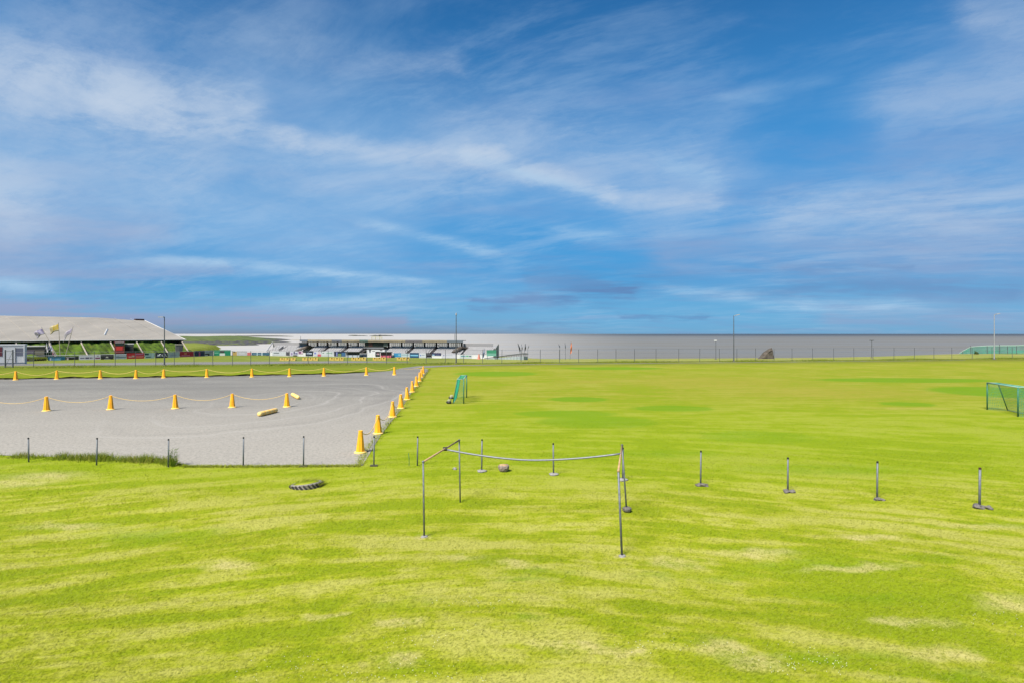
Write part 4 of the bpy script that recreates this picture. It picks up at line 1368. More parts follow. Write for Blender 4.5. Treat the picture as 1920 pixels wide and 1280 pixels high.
d = 146.0
q = at(898, 675.5, d)
r_ = empty('orange_cone', (q.x, d, H(q.x, d)), 0, 'pale orange cone left of the blue feather flag', 'cone')
mb = MB(); mb.lathe([(0.42, 0.06), (0.14, 1.35), (0.0, 1.4)], 12); mb.build('body', F((226, 140, 116)), r_)
mb = MB(); mb.box((0, 0, 0.04), (1.0, 1.0, 0.08)); mb.build('base', F((226, 160, 140)), r_)
q0, q1 = at(912.5, 672, 144), at(930.5, 672, 144)
r_ = empty('green_board', ((q0.x + q1.x) / 2, 144, H(q0.x, 144)), 0, 'green board with a paler lower band in front of the right terrace', 'board')
mb = MB(); w = (q1.x - q0.x)
mb.box((0, 0, 1.95 - 0.0), (w, 0.12, 0.8)); mb.build('panel', F((62, 146, 112)), r_)
mb = MB(); mb.box((0, -0.01, 1.2), (w, 0.1, 0.68)); mb.build('lower_panel', F((120, 180, 160)), r_)
for s_ in (-0.42, 0.42):
    mb = MB()
    mb.box((s_ * w, 0.1, 1.1), (0.1, 0.08, 2.3))
    mb.build('support', M_DPOST, r_)

WALLP = [(908, 671.5, 675.2, 152), (930, 668.4, 675.2, 146), (950, 665.6, 675.4, 140), (968, 663.6, 675.6, 135), (982, 661.8, 675.8, 130), (990, 662.8, 675.2, 133)]
r_ = empty('white_board_wall', (at(950, 675, 140).x, 140, H(-1.3, 140)), 0, 'white slatted board wall with dark openings rising to the right beside the furled flags', 'wall')
Lw = Vector(r_.location)
for (a, b_) in zip(WALLP, WALLP[1:]):
    n = max(2, int((b_[0] - a[0]) / 3))
    for i in range(n):
        f0, f1 = i / n, (i + 1) / n - 0.06 / n
        def ip(f):
            px = a[0] + (b_[0] - a[0]) * f; dd = a[3] + (b_[3] - a[3]) * f
            return (px - CX) / FPX * dd, dd, EYE - (a[1] + (b_[1] - a[1]) * f - HY) / FPX * dd, H((px - CX) / FPX * dd, dd)
        x0, y0, zt0, zb0 = ip(f0); x1, y1, zt1, zb1 = ip(f1)
        mb = MB()
        zm0, zm1 = zb0 + (zt0 - zb0) * 0.55, zb1 + (zt1 - zb1) * 0.55
        mb.add([Vector((x0, y0, zb0 - 0.2)) - Lw, Vector((x1, y1, zb1 - 0.2)) - Lw, Vector((x1, y1, zm1)) - Lw, Vector((x0, y0, zm0)) - Lw,
                Vector((x0, y0 + 0.1, zb0 - 0.2)) - Lw, Vector((x1, y1 + 0.1, zb1 - 0.2)) - Lw, Vector((x1, y1 + 0.1, zm1)) - Lw, Vector((x0, y0 + 0.1, zm0)) - Lw],
               [(0, 1, 2, 3), (5, 4, 7, 6), (3, 2, 6, 7), (0, 3, 7, 4), (1, 5, 6, 2)])
        mb.build('board', F((196, 206, 210)) if i % 2 else F((176, 188, 194)), r_)
        mb = MB()
        mb.tube([Vector((x0, y0 + .05, zm0)) - Lw, Vector((x0, y0 + 0.05, zt0)) - Lw], 0.06, 4)
        mb.tube([Vector((x0, y0 + .05, zt0)) - Lw, Vector((x1 + 0.1, y1 + 0.05, zt1)) - Lw], 0.09, 4)
        mb.tube([Vector((x0, y0 + .05, (zt0 * 2 + zm0) / 3)) - Lw, Vector((x1, y1 + 0.05, (zt1 * 2 + zm1) / 3)) - Lw], 0.05, 4)
        mb.build('railing', F((112, 112, 108)), r_)

# ------------------------------------------------------------------ far fence
fpx = [63, 101, 140, 177, 216, 254, 292, 327, 364, 399, 436, 470, 505, 542, 578, 615.5, 651.6, 688, 725, 763.5, 799, 835, 869, 905, 941, 977, 1013, 1049, 1085, 1120.6, 1155, 1189.5, 1230, 1272.6, 1311.8, 1349, 1381.6, 1416.7, 1451.5, 1485, 1523.6, 1563, 1601, 1637, 1676, 1714.7, 1751, 1784.7, 1823, 1860, 1898, 1938, 1978]


def fpt(px):
    k = (px - CX) / FPX
    y = 90.2 / (1 - 0.168 * k)
    return Vector((k * y, y, 0))


fence = empty('mesh_fence', fpt(960), 0, 'long wire mesh fence on dark posts running across behind the field', 'fence')
FL = Vector(fence.location)
FH = 2.15
pm_ = MB(); pm_.tube([(0, 0, -0.2), (0, 0, FH)], 0.038, 6)
p_proto = pm_.build('post', M_DPOST, fence)
cm = MB(); cm.lathe([(0.07, 0), (0.05, 0.06), (0.0, 0.08)], 6, (0, 0, FH))
fp_all = [fpt(px) for px in ([-60, -24] + fpx)]
for i, p in enumerate(fp_all):
    if i == 0:
        o = p_proto
    else:
        o = p_proto.copy(); COL.objects.link(o); o.parent = fence
    o.location = Vector((p.x, p.y, H(p.x, p.y))) - FL
    o.rotation_euler = (random.uniform(-.012, .012), random.uniform(-.015, .015), 0)
for z, r in ((FH - 0.04, 0.013), (1.45, 0.007), (0.75, 0.007), (0.12, 0.009)):
    mb = MB()
    mb.tube([Vector((p.x, p.y, H(p.x, p.y) + z + 0.01 * math.sin(i * 1.7))) - FL for i, p in enumerate(fp_all)], r, 4)
    mb.build('wire', M_POST, fence)
mb = MB()                                            # woven mesh: fine crossing wires
for a, b_ in zip(fp_all, fp_all[1:]):
    n = 12
    for i in range(n):
        p, q = a.lerp(b_, i / n), a.lerp(b_, (i + 1) / n)
        for z0, z1 in ((0.1, 0.75), (0.75, 1.45), (1.45, FH - 0.05)):
            for (u, v) in ((z0, z1), (z1, z0)):
                A_, B_ = p - FL + Vector((0, 0, u)), q - FL + Vector((0, 0, v))
                w = Vector((0, 0, 0.0022))
                mb.add([A_ - w, B_ - w, B_ + w, A_ + w], [(0, 1, 2, 3)])
tag(mb.build('wire_mesh', M_POST, fence), kind='stuff')
# framed gate at the left end
gp0, gp1 = fpt(10), fpt(24)
gate = empty('fence_gate', gp0, 0, 'dark framed wire gate in the fence in front of the white cabin', 'gate')
mb = MB()
dlt = gp1 - gp0
for z in (0.12, 1.15, 2.3):
    mb.tube([Vector((0, 0, z)), dlt + Vector((0, 0, z))], 0.05, 6)
mb.build('gate_frame', M_DPOST, gate)
for q in (Vector((0, 0, 0)), dlt):
    mb = MB(); mb.tube([q + Vector((0, 0, -.2)), q + Vector((0, 0, 2.45))], 0.085, 8); mb.build('gate_post', M_DPOST, gate)
mb = MB(); mb.tube([Vector((0, 0, 0.15)), dlt + Vector((0, 0, 2.25))], 0.02, 5); mb.build('brace_wire', M_POST, gate)

# ------------------------------------------------------------------ lamp posts
def lamp(px, pyt, pyb, d, label, kind, group):
    b_ = at(px, pyb, d)
    z0 = H(b_.x, d)
    h = (EYE - (pyt - HY) / FPX * d) - z0
    root = empty('lamp_post', (b_.x, d, z0), 0, label, 'lamp post', group)
    tall = h > 6
    mb = MB(); mb.tube([(0, 0, -0.2), (0, 0, 1.2), (0, 0, h)], [0.105, 0.09, 0.05] if tall else [0.07, 0.06, 0.05], 8)
    mb.build('pole', M_DPOST if kind != 'right_pale' else M_GREYP, root)
    mb = MB(); mb.box((0, 0, 0.05), (0.4, 0.4, 0.2)); mb.build('foot', M_STONE, root)
    if kind == 'left':
        mb = MB(); mb.tube([(0, 0, h - 0.05), (-0.25, -0.2, h)], 0.04, 6); mb.build('arm', M_DPOST, root)
        mb = MB(); mb.box((-0.3, -0.25, h), (0.75, 0.35, 0.12)); mb.build('lamp_head', M_GREYP, root)
    elif kind in ('right', 'right_pale'):
        mb = MB(); mb.tube([(0, 0, h - 0.1), (0.35, 0, h + 0.06)], 0.04, 6); mb.build('arm', M_GREYP, root)
        mb = MB(); mb.box((0.62, 0, h + 0.1), (0.7, 0.3, 0.12), Matrix.Rotation(R(-12), 4, 'Y')); mb.build('lamp_head', M_GREYP, root)
    elif kind == 'top':
        mb = MB(); mb.lathe([(0.06, h), (0.12, h + 0.1), (0.08, h + 0.4), (0.0, h + 0.45)], 8); mb.build('lamp_head', M_GREYP, root)
    elif kind == 'white':
        mb = MB(); mb.box((-0.1, 0, h + 0.02), (0.5, 0.35, 0.22)); mb.build('lamp_head', M_WHITE, root)
    else:
        mb = MB(); mb.box((0, 0, h + 0.04), (0.85, 0.35, 0.14)); mb.build('lamp_head', M_DPOST, root)
    return root


GL = 'tall lamp posts along the far fence'
lamp(308.3, 595, 688, 83.5, 'tall lamp post with a short flat head in front of the sports hall', 'left', GL)
lamp(855.3, 592, 684, 88.0, 'tall bare lamp post in front of the right end of the grandstand', 'top', GL)
lamp(1375.8, 592, 682, 95.5, 'tall dark lamp post with a small arm left of the boulder', 'right', GL)
lamp(1864.2, 590, 674.5, 103.0, 'tall pale lamp post with a small arm in front of the green net', 'right_pale', GL)
GL2 = 'short lamps near the shore'
lamp(1342.2, 638.5, 673, 120, 'short shore lamp with a white head left of the boulder', 'white', GL2)
lamp(1634.5, 638.5, 672, 125, 'short shore lamp with a dark T shaped head right of the boulder', 'tee', GL2)

# ------------------------------------------------------------------ boulder and green netting
bd = 124.0
bp_ = at(1436, 673, bd)
mb = MB()
outl = [(-1.9, 0), (-1.2, 0.75), (-0.35, 1.55), (0.4, 2.2), (0.75, 2.45), (1.35, 2.5), (1.5, 2.1), (1.45, 1.2), (1.6, 0.45), (1.65, 0)]
rr = random.Random(4)
secs = [(-0.95, 0.72, 0.78), (-0.55, 0.92, 0.95), (0.0, 1.0, 1.0), (0.6, 0.95, 0.96), (1.1, 0.7, 0.75)]
for (yy, sx, sz) in secs:
    for (x, z) in outl:
        mb.v.append((x * sx + rr.uniform(-.1, .1), yy + rr.uniform(-.14, .14), z * sz + rr.uniform(-.09, .09) - 0.15))
no = len(outl)
for i in range(len(secs) - 1):
    for j in range(no - 1):
        mb.f.append((i * no + j, i * no + j + 1, (i + 1) * no + j + 1, (i + 1) * no + j)); mb.m.append(0)
mb.f.append(tuple(range(no))); mb.f.append(tuple(reversed(range((len(secs) - 1) * no, len(secs) * no)))); mb.m += [0, 0]
M_BOULD = mat('brown_boulder', (0.068, 0.055, 0.042), 0.95, var=0.45, vscale=1.6, col2=(0.045, 0.04, 0.038), bump=0.9, bscale=4)
simple('boulder', mb, M_BOULD, (bp_.x, bd, H(bp_.x, bd)), 'big brown leaning boulder standing on the shore behind the fence', 'boulder')

M_NETF = mat('faded_green_net', (0.055, 0.20, 0.145), 0.85, var=0.25, vscale=0.6)
nd = 128.0
net = empty('green_net_enclosure', (at(1860, 664, nd).x, nd, H(at(1860, 664, nd).x, nd)), 0, 'long low enclosure of green netting on posts at the right edge', 'net enclosure')
NL = Vector(net.location)
npx = [1799, 1805, 1820, 1851, 1874, 1889, 1906, 1925, 1950, 1980]
nh = [0.1, 0.6, 1.55, 1.75, 1.75, 1.75, 1.75, 1.85, 1.9, 1.95]


def npnt(px, back=0.0):
    k = (px - CX) / FPX
    y = nd + (px - 1799) * -0.045 + back
    return Vector((k * y, y, 0))


for back, nm in ((0.0, 'front_net'), (4.0, 'back_net')):
    mb, mt = MB(), MB()
    for i in range(len(npx) - 1):
        a, b_ = npnt(npx[i], back), npnt(npx[i + 1], back)
        L = (b_ - a).length
        n = max(2, int(L / 0.11))
        for k in range(n):
            p = a.lerp(b_, k / n); g = H(p.x, p.y); h = nh[i] + (nh[i + 1] - nh[i]) * k / n
            w = Vector((0.016, 0, 0))
            P0, P1 = p - NL + Vector((0, 0, g)), p - NL + Vector((0, 0, g + h))
            mb.add([P0 - w, P0 + w, P1 + w, P1 - w], [(0, 1, 2, 3)])
        for z in [0.06 * q for q in range(1, 13)] + [0.75 + 0.14 * q for q in range(10)]:
            za, zb = min(z, nh[i]), min(z, nh[i + 1])
            q0, q1 = a - NL + Vector((0, 0, H(a.x, a.y) + za)), b_ - NL + Vector((0, 0, H(b_.x, b_.y) + zb))
            w = Vector((0, 0, 0.016))
            mb.add([q0 - w, q1 - w, q1 + w, q0 + w], [(0, 1, 2, 3)])
    tag(mb.build(nm, M_NETF, net), kind='stuff')
    for i, px in enumerate(npx[1:]):
        a = npnt(px, back); g = H(a.x, a.y)
        mb = MB(); mb.tube([a - NL + Vector((0, 0, g - 0.2)), a - NL + Vector((0, 0, g + nh[i + 1] + 0.25 * (i in (1, 3, 6))))], 0.06, 6)
        mb.build('net_post', M_GREEN if back else M_DPOST, net)
    mb = MB()
    mb.tube([npnt(px, back) - NL + Vector((0, 0, H(npnt(px, back).x, npnt(px, back).y) + h)) for px, h in zip(npx, nh)], 0.05, 6)
    mb.build('top_rail', M_PNET, net)
a = npnt(1831, -1.2)
mb = MB(); mb.rock((0, 0, 0.2), (0.5, 0.4, 0.45), 9, 2, 0.35)
simple('bush', mb, mat('dark_bush', (0.02, 0.04, 0.004), 0.9, var=0.5, vscale=6), (a.x, a.y, H(a.x, a.y)), 'small dark green clump at the foot of the green net', 'bush')

# ------------------------------------------------------------------ cones and ropes of the driving yard
def make_cone():
    root = empty('traffic_cone', (0, 0, 0))
    mb = MB()
    wob = lambda a, z: 1.0 + 0.055 * math.cos(8 * a)
    mb.lathe([(0.175, 0.05), (0.165, 0.09), (0.085, 0.79), (0.078, 0.81)], 32, wob=wob)
    b = mb.build('body', M_YEL, root)
    mb = MB()
    mb.lathe([(0.235, 0.0), (0.24, 0.03), (0.20, 0.055), (0.176, 0.06)], 24)
    mb.build('base', M_YEL2, root)
    mb = MB()
    mb.lathe([(0.076, 0.808), (0.088, 0.82), (0.088, 0.85), (0.06, 0.865), (0.045, 0.84)], 16)
    mb.build('collar', M_YEL, root)
    return root


GC1, GC2, GC3 = 'yellow cones along the far side of the gravel yard', 'yellow cones in the middle of the gravel yard', 'yellow cones along the right edge of the gravel yard'
far_c = [(29.5, 712.3), (106.5, 710.8), (188.4, 710), (255, 709.6), (307, 708.4), (388, 707.4), (472.5, 706.6), (543, 705.8), (607.5, 704.8), (687, 703.4), (739.5, 702.6)]
mid_c = [(-33, 772.5), (87.5, 770.3), (207.4, 767.6), (328.9, 765.8), (435.4, 763.6), (537.8, 762.7)]
rgt_c = [(675.7, 848.5), (709, 812.8), (736, 781.7), (751.6, 765.3), (763.2, 749), (773, 734.7), (780.7, 723.8), (786.6, 714.4), (790.2, 706.6), (793.6, 700.4)]
ORD = ['first', 'second', 'third', 'fourth', 'fifth', 'sixth', 'seventh', 'eighth', 'ninth', 'tenth', 'eleventh']
cone0 = make_cone()
first = True
tops = {}
for nm, lst, grp in (('far', far_c, GC1), ('mid', mid_c, GC2), ('right', rgt_c, GC3)):
    tops[nm] = []
    for i, (px, py) in enumerate(lst):
        p = gpt(px, py)
        if first:
            c = cone0; first = False
        else:
            c = copy_tree(cone0)
        sc = 1.05 if nm == 'far' else 1.0
        c.location = (p.x, p.y, 0.012)
        c.scale = (sc, sc, sc)
        c.rotation_euler = (random.uniform(-.02, .02), random.uniform(-.02, .02), random.uniform(0, 6))
        if nm == 'far':
            lab = ('leftmost' if i == 0 else 'rightmost' if i == len(lst) - 1 else ORD[i] + ' from left') + ' yellow cone on the far edge of the gravel below the grass bank'
        elif nm == 'mid':
            lab = {0: 'yellow cone beyond the left end of the middle row on the gravel', 1: 'leftmost yellow cone of the middle row on the gravel', 5: 'yellow cone ending the middle row, beside the far yellow float'}.get(i, ORD[i - 1] + ' from left yellow cone of the middle row on the gravel')
        else:
            lab = {0: 'nearest and largest yellow cone, on the gravel edge beside a grey post', len(lst) - 1: 'farthest yellow cone in the row along the right gravel edge'}.get(i, ORD[i] + ' nearest yellow cone in the row along the right gravel edge')
        tag(c, lab, 'cone', grp)
        tops[nm].append(Vector((p.x, p.y, 0.85 * sc)))


def rope(pts, sags, label, group='ropes strung between the yellow cones', r=0.014):
    root = empty('yellow_rope', pts[0], 0, label, 'rope', group)
    o0 = Vector(pts[0])
    for a, b_, s_ in zip(pts, pts[1:], sags):
        mb = MB()
        line = []
        for k in range(15):
            f = k / 14
            q = a.lerp(b_, f) - o0
            q.z -= s_ * 4 * f * (1 - f)
            q.x += 0.01 * math.sin(k * 2.1)
            line.append(q)
        mb.tube(line, r, 6)
        mb.build('rope_span', M_ROPE, root)
    return root


ft = tops['far']
rope([gpt(-60, 713) + Vector((0, 0, .9))] + ft + [tops['right'][-1]], [0.34 + 0.1 * math.sin(k * 2.2) for k in range(12)], 'yellow rope sagging between the cones along the far grass bank', r=0.02)
rope(tops['mid'], [0.36, 0.36, 0.33, 0.36, 0.35], 'pale yellow rope sagging between the cones of the middle row')
rope(tops['right'], [0.42, 0.55, 0.5, 0.5, 0.45, 0.4, 0.35, 0.3, 0.3], 'pale rope drooping between the cones along the right gravel edge', r=0.017)

GF = 'yellow floats lying on the gravel'
for (e1, e2, lab) in (((485, 781.0), (518.5, 772.6), 'long yellow float lying on the open gravel in front of the middle cone row'), ((548, 742.2), (559.5, 748.6), 'shorter yellow float lying behind the end cone of the middle row')):
    a, b_ = gpt(*e1), gpt(*e2)
    root = empty('yellow_float', (a + b_) / 2, 0, lab, 'float', GF)
    v = (b_ - a) / 2
    rad = 0.135
    mb = MB()
    u = v.normalized()
    prof = [(-1, 0.3), (-0.985, 0.65), (-0.95, 0.9), (-0.88, 1.0), (0.88, 1.0), (0.95, 0.9), (0.985, 0.65), (1, 0.3)]
    mb.tube([v * f + Vector((0, 0, rad + 0.012)) for f, _ in prof], [rad * s_ for _, s_ in prof], 14)
    mb.build('body', M_YEL2, root, True)
    for f in (-0.5, 0.0, 0.5):
        mb = MB(); mb.tube([v * f - u * 0.03 + Vector((0, 0, rad + 0.012)), v * f + u * 0.03 + Vector((0, 0, rad + 0.012))], rad * 1.03, 14); mb.build('strap', M_YEL, root)

# ------------------------------------------------------------------ grey posts along the lawn edge
posts = [(54, 820, 865.5, 'grey post in the rough grass at the left gravel edge, leftmost of all', 's'), (181, 820.5, 871.5, 'grey post standing in the dark weeds at the gravel edge', 's'), (315.5, 822.5, 875, 'grey post at the right end of the weeds by the gravel', 's'),
         (456, 819, 874.5, 'grey post on the bare gravel edge left of the buried tyre', 'f'), (569, 817, 874.5, 'grey post with a dark foot plate just behind the buried tyre', 'p'), (701, 817, 873.5, 'grey post right of the nearest yellow cone', 'p'),
         (782.5, 817.5, 872.5, 'green tinted post on the grass left of the clothes frame', 's'), (903, 823, 883.5, 'post on a pale round foot seen through the clothes frame, left of the bowl', 'd'), (1038, 830, 889.5, 'post on a flat concrete foot seen through the clothes frame, right of the bowl', 'd'),
         (1167.5, 838, 899.5, 'post half hidden behind the right end of the clothes frame', 'd'), (1313.5, 844, 909.5, 'post on a flat dark stone, first one right of the clothes frame', 'r1'), (1477, 854.5, 919.5, 'post with two brown stones at its foot, second right of the clothes frame', 'r2'),
         (1644.5, 864.5, 936.5, 'post with a small stone pair at its foot, third right of the clothes frame', 'r2'), (1836.5, 875.5, 951, 'post with a rusty top and two dark stones, rightmost near the lawn edge', 'r3')]
GPOST = 'grey metal posts along the lawn edge'
for i, (px, pyt, pyb, lab, kd) in enumerate(posts):
    p = gpt(px, pyb)
    h = (pyb - pyt) / FPX * p.y
    root = empty('metal_post', (p.x, p.y, H(p.x, p.y)), random.uniform(0, 6), lab, 'post', GPOST)
    rad = 0.030 if kd == 'r3' else 0.025
    lean = Vector((random.uniform(-.015, .015), random.uniform(-.015, .015), 0))
    mb = MB(); mb.tube([Vector((0, 0, -0.15)), lean + Vector((0, 0, h - 0.03))], rad, 10); mb.build('pole', M_POST, root, True)
    mb = MB(); mb.lathe([(rad * 1.08, h - 0.045), (rad * 1.12, h), (rad * 0.5, h + 0.008)], 10, tuple(lean)); mb.build('cap', M_CAP if kd != 'r3' else mat('rusty_cap', (0.05, 0.02, 0.012), 0.8), root)
    root.rotation_euler = (0, 0, 0)
    if kd == 'p':
        mb = MB(); mb.box((0.0, 0.0, 0.03), (0.24, 0.12, 0.05), rz=0.1); mb.build('foot_plate', F((96, 92, 70)), root)
    if kd == 'd':
        mb = MB(); mb.lathe([(0.15, 0.0), (0.16, 0.03), (0.10, 0.06), (0.03, 0.07)], 14, wob=lambda a, z: 1 + 0.12 * math.sin(3 * a + 1)); mb.build('concrete_foot', M_CONC, root)
    if kd == 'r1':
        mb = MB(); mb.rock((0.04, -0.03, 0.035), (0.19, 0.12, 0.055), 3, 3, 0.3, -0.15); mb.build('foot_stone', M_STONE, root)
    if kd in ('r2', 'r3'):
        s1 = (0.66 if px < 1600 else 0.52) if kd == 'r2' else 0.82
        mb = MB(); mb.rock((-0.06 * s1, -0.03, 0.045 * s1), (0.17 * s1, 0.14 * s1, 0.085 * s1), 5 + i, 3, 0.4); mb.build('foot_stone', M_STONE, root)
        mb = MB(); mb.rock((0.17 * s1, -0.06, 0.04 * s1), (0.14 * s1, 0.12 * s1, 0.08 * s1), 15 + i, 3, 0.4); mb.build('foot_stone', M_STONE, root)
p = gpt(767, 872)
mb = MB(); mb.tube([(0, 0, -.05), (0.0, 0, 0.24), (-0.02, 0, 0.44)], 0.011, 6)
simple('thin_stake', mb, M_GREEN, (p.x, p.y, 0), 'thin short green stake beside the green tinted post', 'stake')

# ------------------------------------------------------------------ clothes drying frame
fl, bl, fr, br = gpt(795.5, 1004), gpt(863, 939.5), gpt(1166.5, 1040.5), gpt(1175.5, 963)
def topof(px, py, base, dy=0.0):
    d = base.y + dy
    return at(px, py, d)


TFL, TBL, TFR, TBR = topof(793.5, 865, fl), topof(861, 824.5, bl), topof(1159.5, 882, fr, 0.05), topof(1166.5, 834, br)
rack = empty('clothes_drying_frame', (fl + fr) / 2, 0, 'rusty clothes drying frame of four grey posts with a long sagging pipe between', 'drying frame')
RL = Vector(rack.location)
for a, b_, rad in ((fl, TFL, 0.020), (bl, TBL, 0.020), (fr, TFR, 0.023), (br, TBR, 0.021)):
    a = Vector((a.x, a.y, H(a.x, a.y) - 0.1))
    mb = MB(); mb.tube([a - RL, b_ - RL], rad, 10); mb.build('post', M_POST, rack, True)
for a, b_ in ((TFL, TBL), (TFR, TBR)):
    mb = MB(); mb.tube([a - RL, b_ - RL], 0.023, 10); mb.build('top_bar', M_RUST, rack, True)
    for q in (a, b_):
        mb = MB(); mb.rock(tuple(q - RL), (0.033, 0.033, 0.033), 2, 2, 0.05); mb.build('corner_joint', M_POST if q is not TFR else M_RUST, rack, True)
cl_, cr_ = TFL.lerp(TBL, 0.56), TFR.lerp(TBR, 0.60)
pts = []
for k in range(25):
    f = k / 24
    q = cl_.lerp(cr_, f)
    q.z -= 0.215 * (1 - abs(2 * f - 0.96) ** 1.7) if True else 0
    pts.append(q - RL)
mb = MB(); mb.tube(pts, 0.023, 10); mb.build('cross_pipe', mat('grey_pipe', (0.165, 0.175, 0.185), 0.5, 0.3, 0.15, 12), rack, True)
mb = MB(); mb.tube([cl_ - RL + Vector((-0.05, 0, -0.005)), cl_ - RL + Vector((0.05, 0, -0.005))], 0.05, 8); mb.build('pipe_clamp', M_CAP, rack)
for q, m in ((fl, M_CONC), (fr, M_CONC)):
    mb = MB(); mb.lathe([(0.08, 0.0), (0.07, 0.02), (0.04, 0.03)], 12, tuple(Vector((q.x, q.y, H(q.x, q.y))) - RL), wob=lambda a, z: 1 + 0.15 * math.sin(2 * a)); mb.build('post_foot', m, rack)
mb = MB(); mb.lathe([(0.06, 0.0), (0.11, 0.05), (0.12, 0.10), (0.05, 0.14)], 12, tuple(Vector((br.x, br.y, H(br.x, br.y))) - RL)); mb.build('post_foot', M_STONE, rack)

# ------------------------------------------------------------------ small things on the lawn
p = gpt(575, 908.5)
rd = 0.46
tyre = empty('tractor_tyre', (p.x, p.y, H(p.x, p.y) - 0.04), 0, 'half buried tractor tyre with black lugs showing in the lawn', 'tyre')
tilt = Matrix.Rotation(R(-6), 4, 'Y') @ Matrix.Rotation(R(-5), 4, 'X')
M_RUB = mat('dusty_rubber', (0.19, 0.17, 0.145), 0.85, var=0.25, vscale=10)
M_LUG = mat('black_lug', (0.022, 0.02, 0.019), 0.75)
mb = MB(); mb.lathe([(rd, -0.2), (rd, 0.10), (rd - 0.03, 0.135), (rd - 0.08, 0.13), (rd - 0.10, 0.02), (rd - 0.1, -0.2)], 36)
mb.f = mb.f[:-2]; mb.m = mb.m[:-2]
mb.v = [tuple(tilt @ Vector(q)) for q in mb.v]
mb.build('tread_ring', M_RUB, tyre)
mb = MB(); mb.lathe([(rd - 0.085, 0.02), (rd - 0.085, 0.125), (rd - 0.18, 0.15), (0.02, 0.155)], 28, wob=lambda a, z: 1 + 0.02 * math.sin(5 * a))
mb.v = [tuple(tilt @ Vector(q)) for q in mb.v]
mb.build('turf_fill', M_GRASS, tyre, True)
n_ = 900
ta, tr_ = rng.uniform(0, 6.283, n_), (rd - 0.02) * np.sqrt(rng.uniform(0, 1, n_))
TYRE_BLADES = (p.x + tr_ * np.cos(ta), p.y + tr_ * np.sin(ta))
for k in range(24):
    a = math.pi + k * 2 * math.pi / 24
    mb = MB()
    c = Vector((math.cos(a) * (rd + 0.02), math.sin(a) * (rd + 0.02), 0.045))
    M_ = Matrix.Rotation(a, 4, 'Z') @ Matrix.Rotation(R(38), 4, 'X')
    mb.box(c, (0.045, 0.045, 0.15), M_)
    mb.v = [tuple(tilt @ Vector(q)) for q in mb.v]
    mb.build('lug', M_LUG, tyre)
p = gpt(944.5, 883)
bowl = empty('stone_bowl', (p.x, p.y, 0), 0, 'squat grey brown bowl shaped stone with brown top on the lawn behind the sagging pipe', 'stone bowl')
mb = MB(); mb.lathe([(0.12, 0.0), (0.16, 0.05), (0.19, 0.13), (0.185, 0.19), (0.16, 0.22), (0.14, 0.2)], 18, wob=lambda a, z: 1 + 0.03 * math.sin(7 * a + z * 30)); mb.build('body', mat('pinkish_stone', (0.21, 0.165, 0.135), 0.9, var=0.35, vscale=14, col2=(0.10, 0.08, 0.07), bump=0.5), bowl)
mb = MB(); mb.rock((0, 0, 0.19), (0.15, 0.15, 0.06), 4, 2, 0.3); mb.build('top', M_RUST, bowl)
p = gpt(852.5, 879.5)
mb = MB(); mb.rock((0, 0, 0.03), (0.085, 0.06, 0.05), 12, 2, 0.25)
simple('pale_stone', mb, M_CONC, (p.x, p.y, 0), 'small pale stone on the lawn between the drying frame posts', 'stone')
GR = 'weights lying behind the small goal'
for i, (px, py, lab) in enumerate(((846.5, 747, 'pale rounded weight behind the left small goal, farther of two'), (842.5, 756, 'pale rounded weight behind the left small goal, nearer of two'))):
    p = gpt(px, py)
    root = empty('goal_weight', (p.x, p.y, 0), 0, lab, 'weight', GR)
    mb = MB(); mb.rock((0, 0, 0.19), (0.13, 0.12, 0.10), 21 + i, 2, 0.2); mb.build('top', F((196, 190, 150)) if i == 0 else F((176, 176, 140)), root)
    mb = MB(); mb.rock((-0.02, 0, 0.08), (0.18, 0.15, 0.1), 31 + i, 2, 0.2); mb.build('base', F((52, 52, 44)), root)

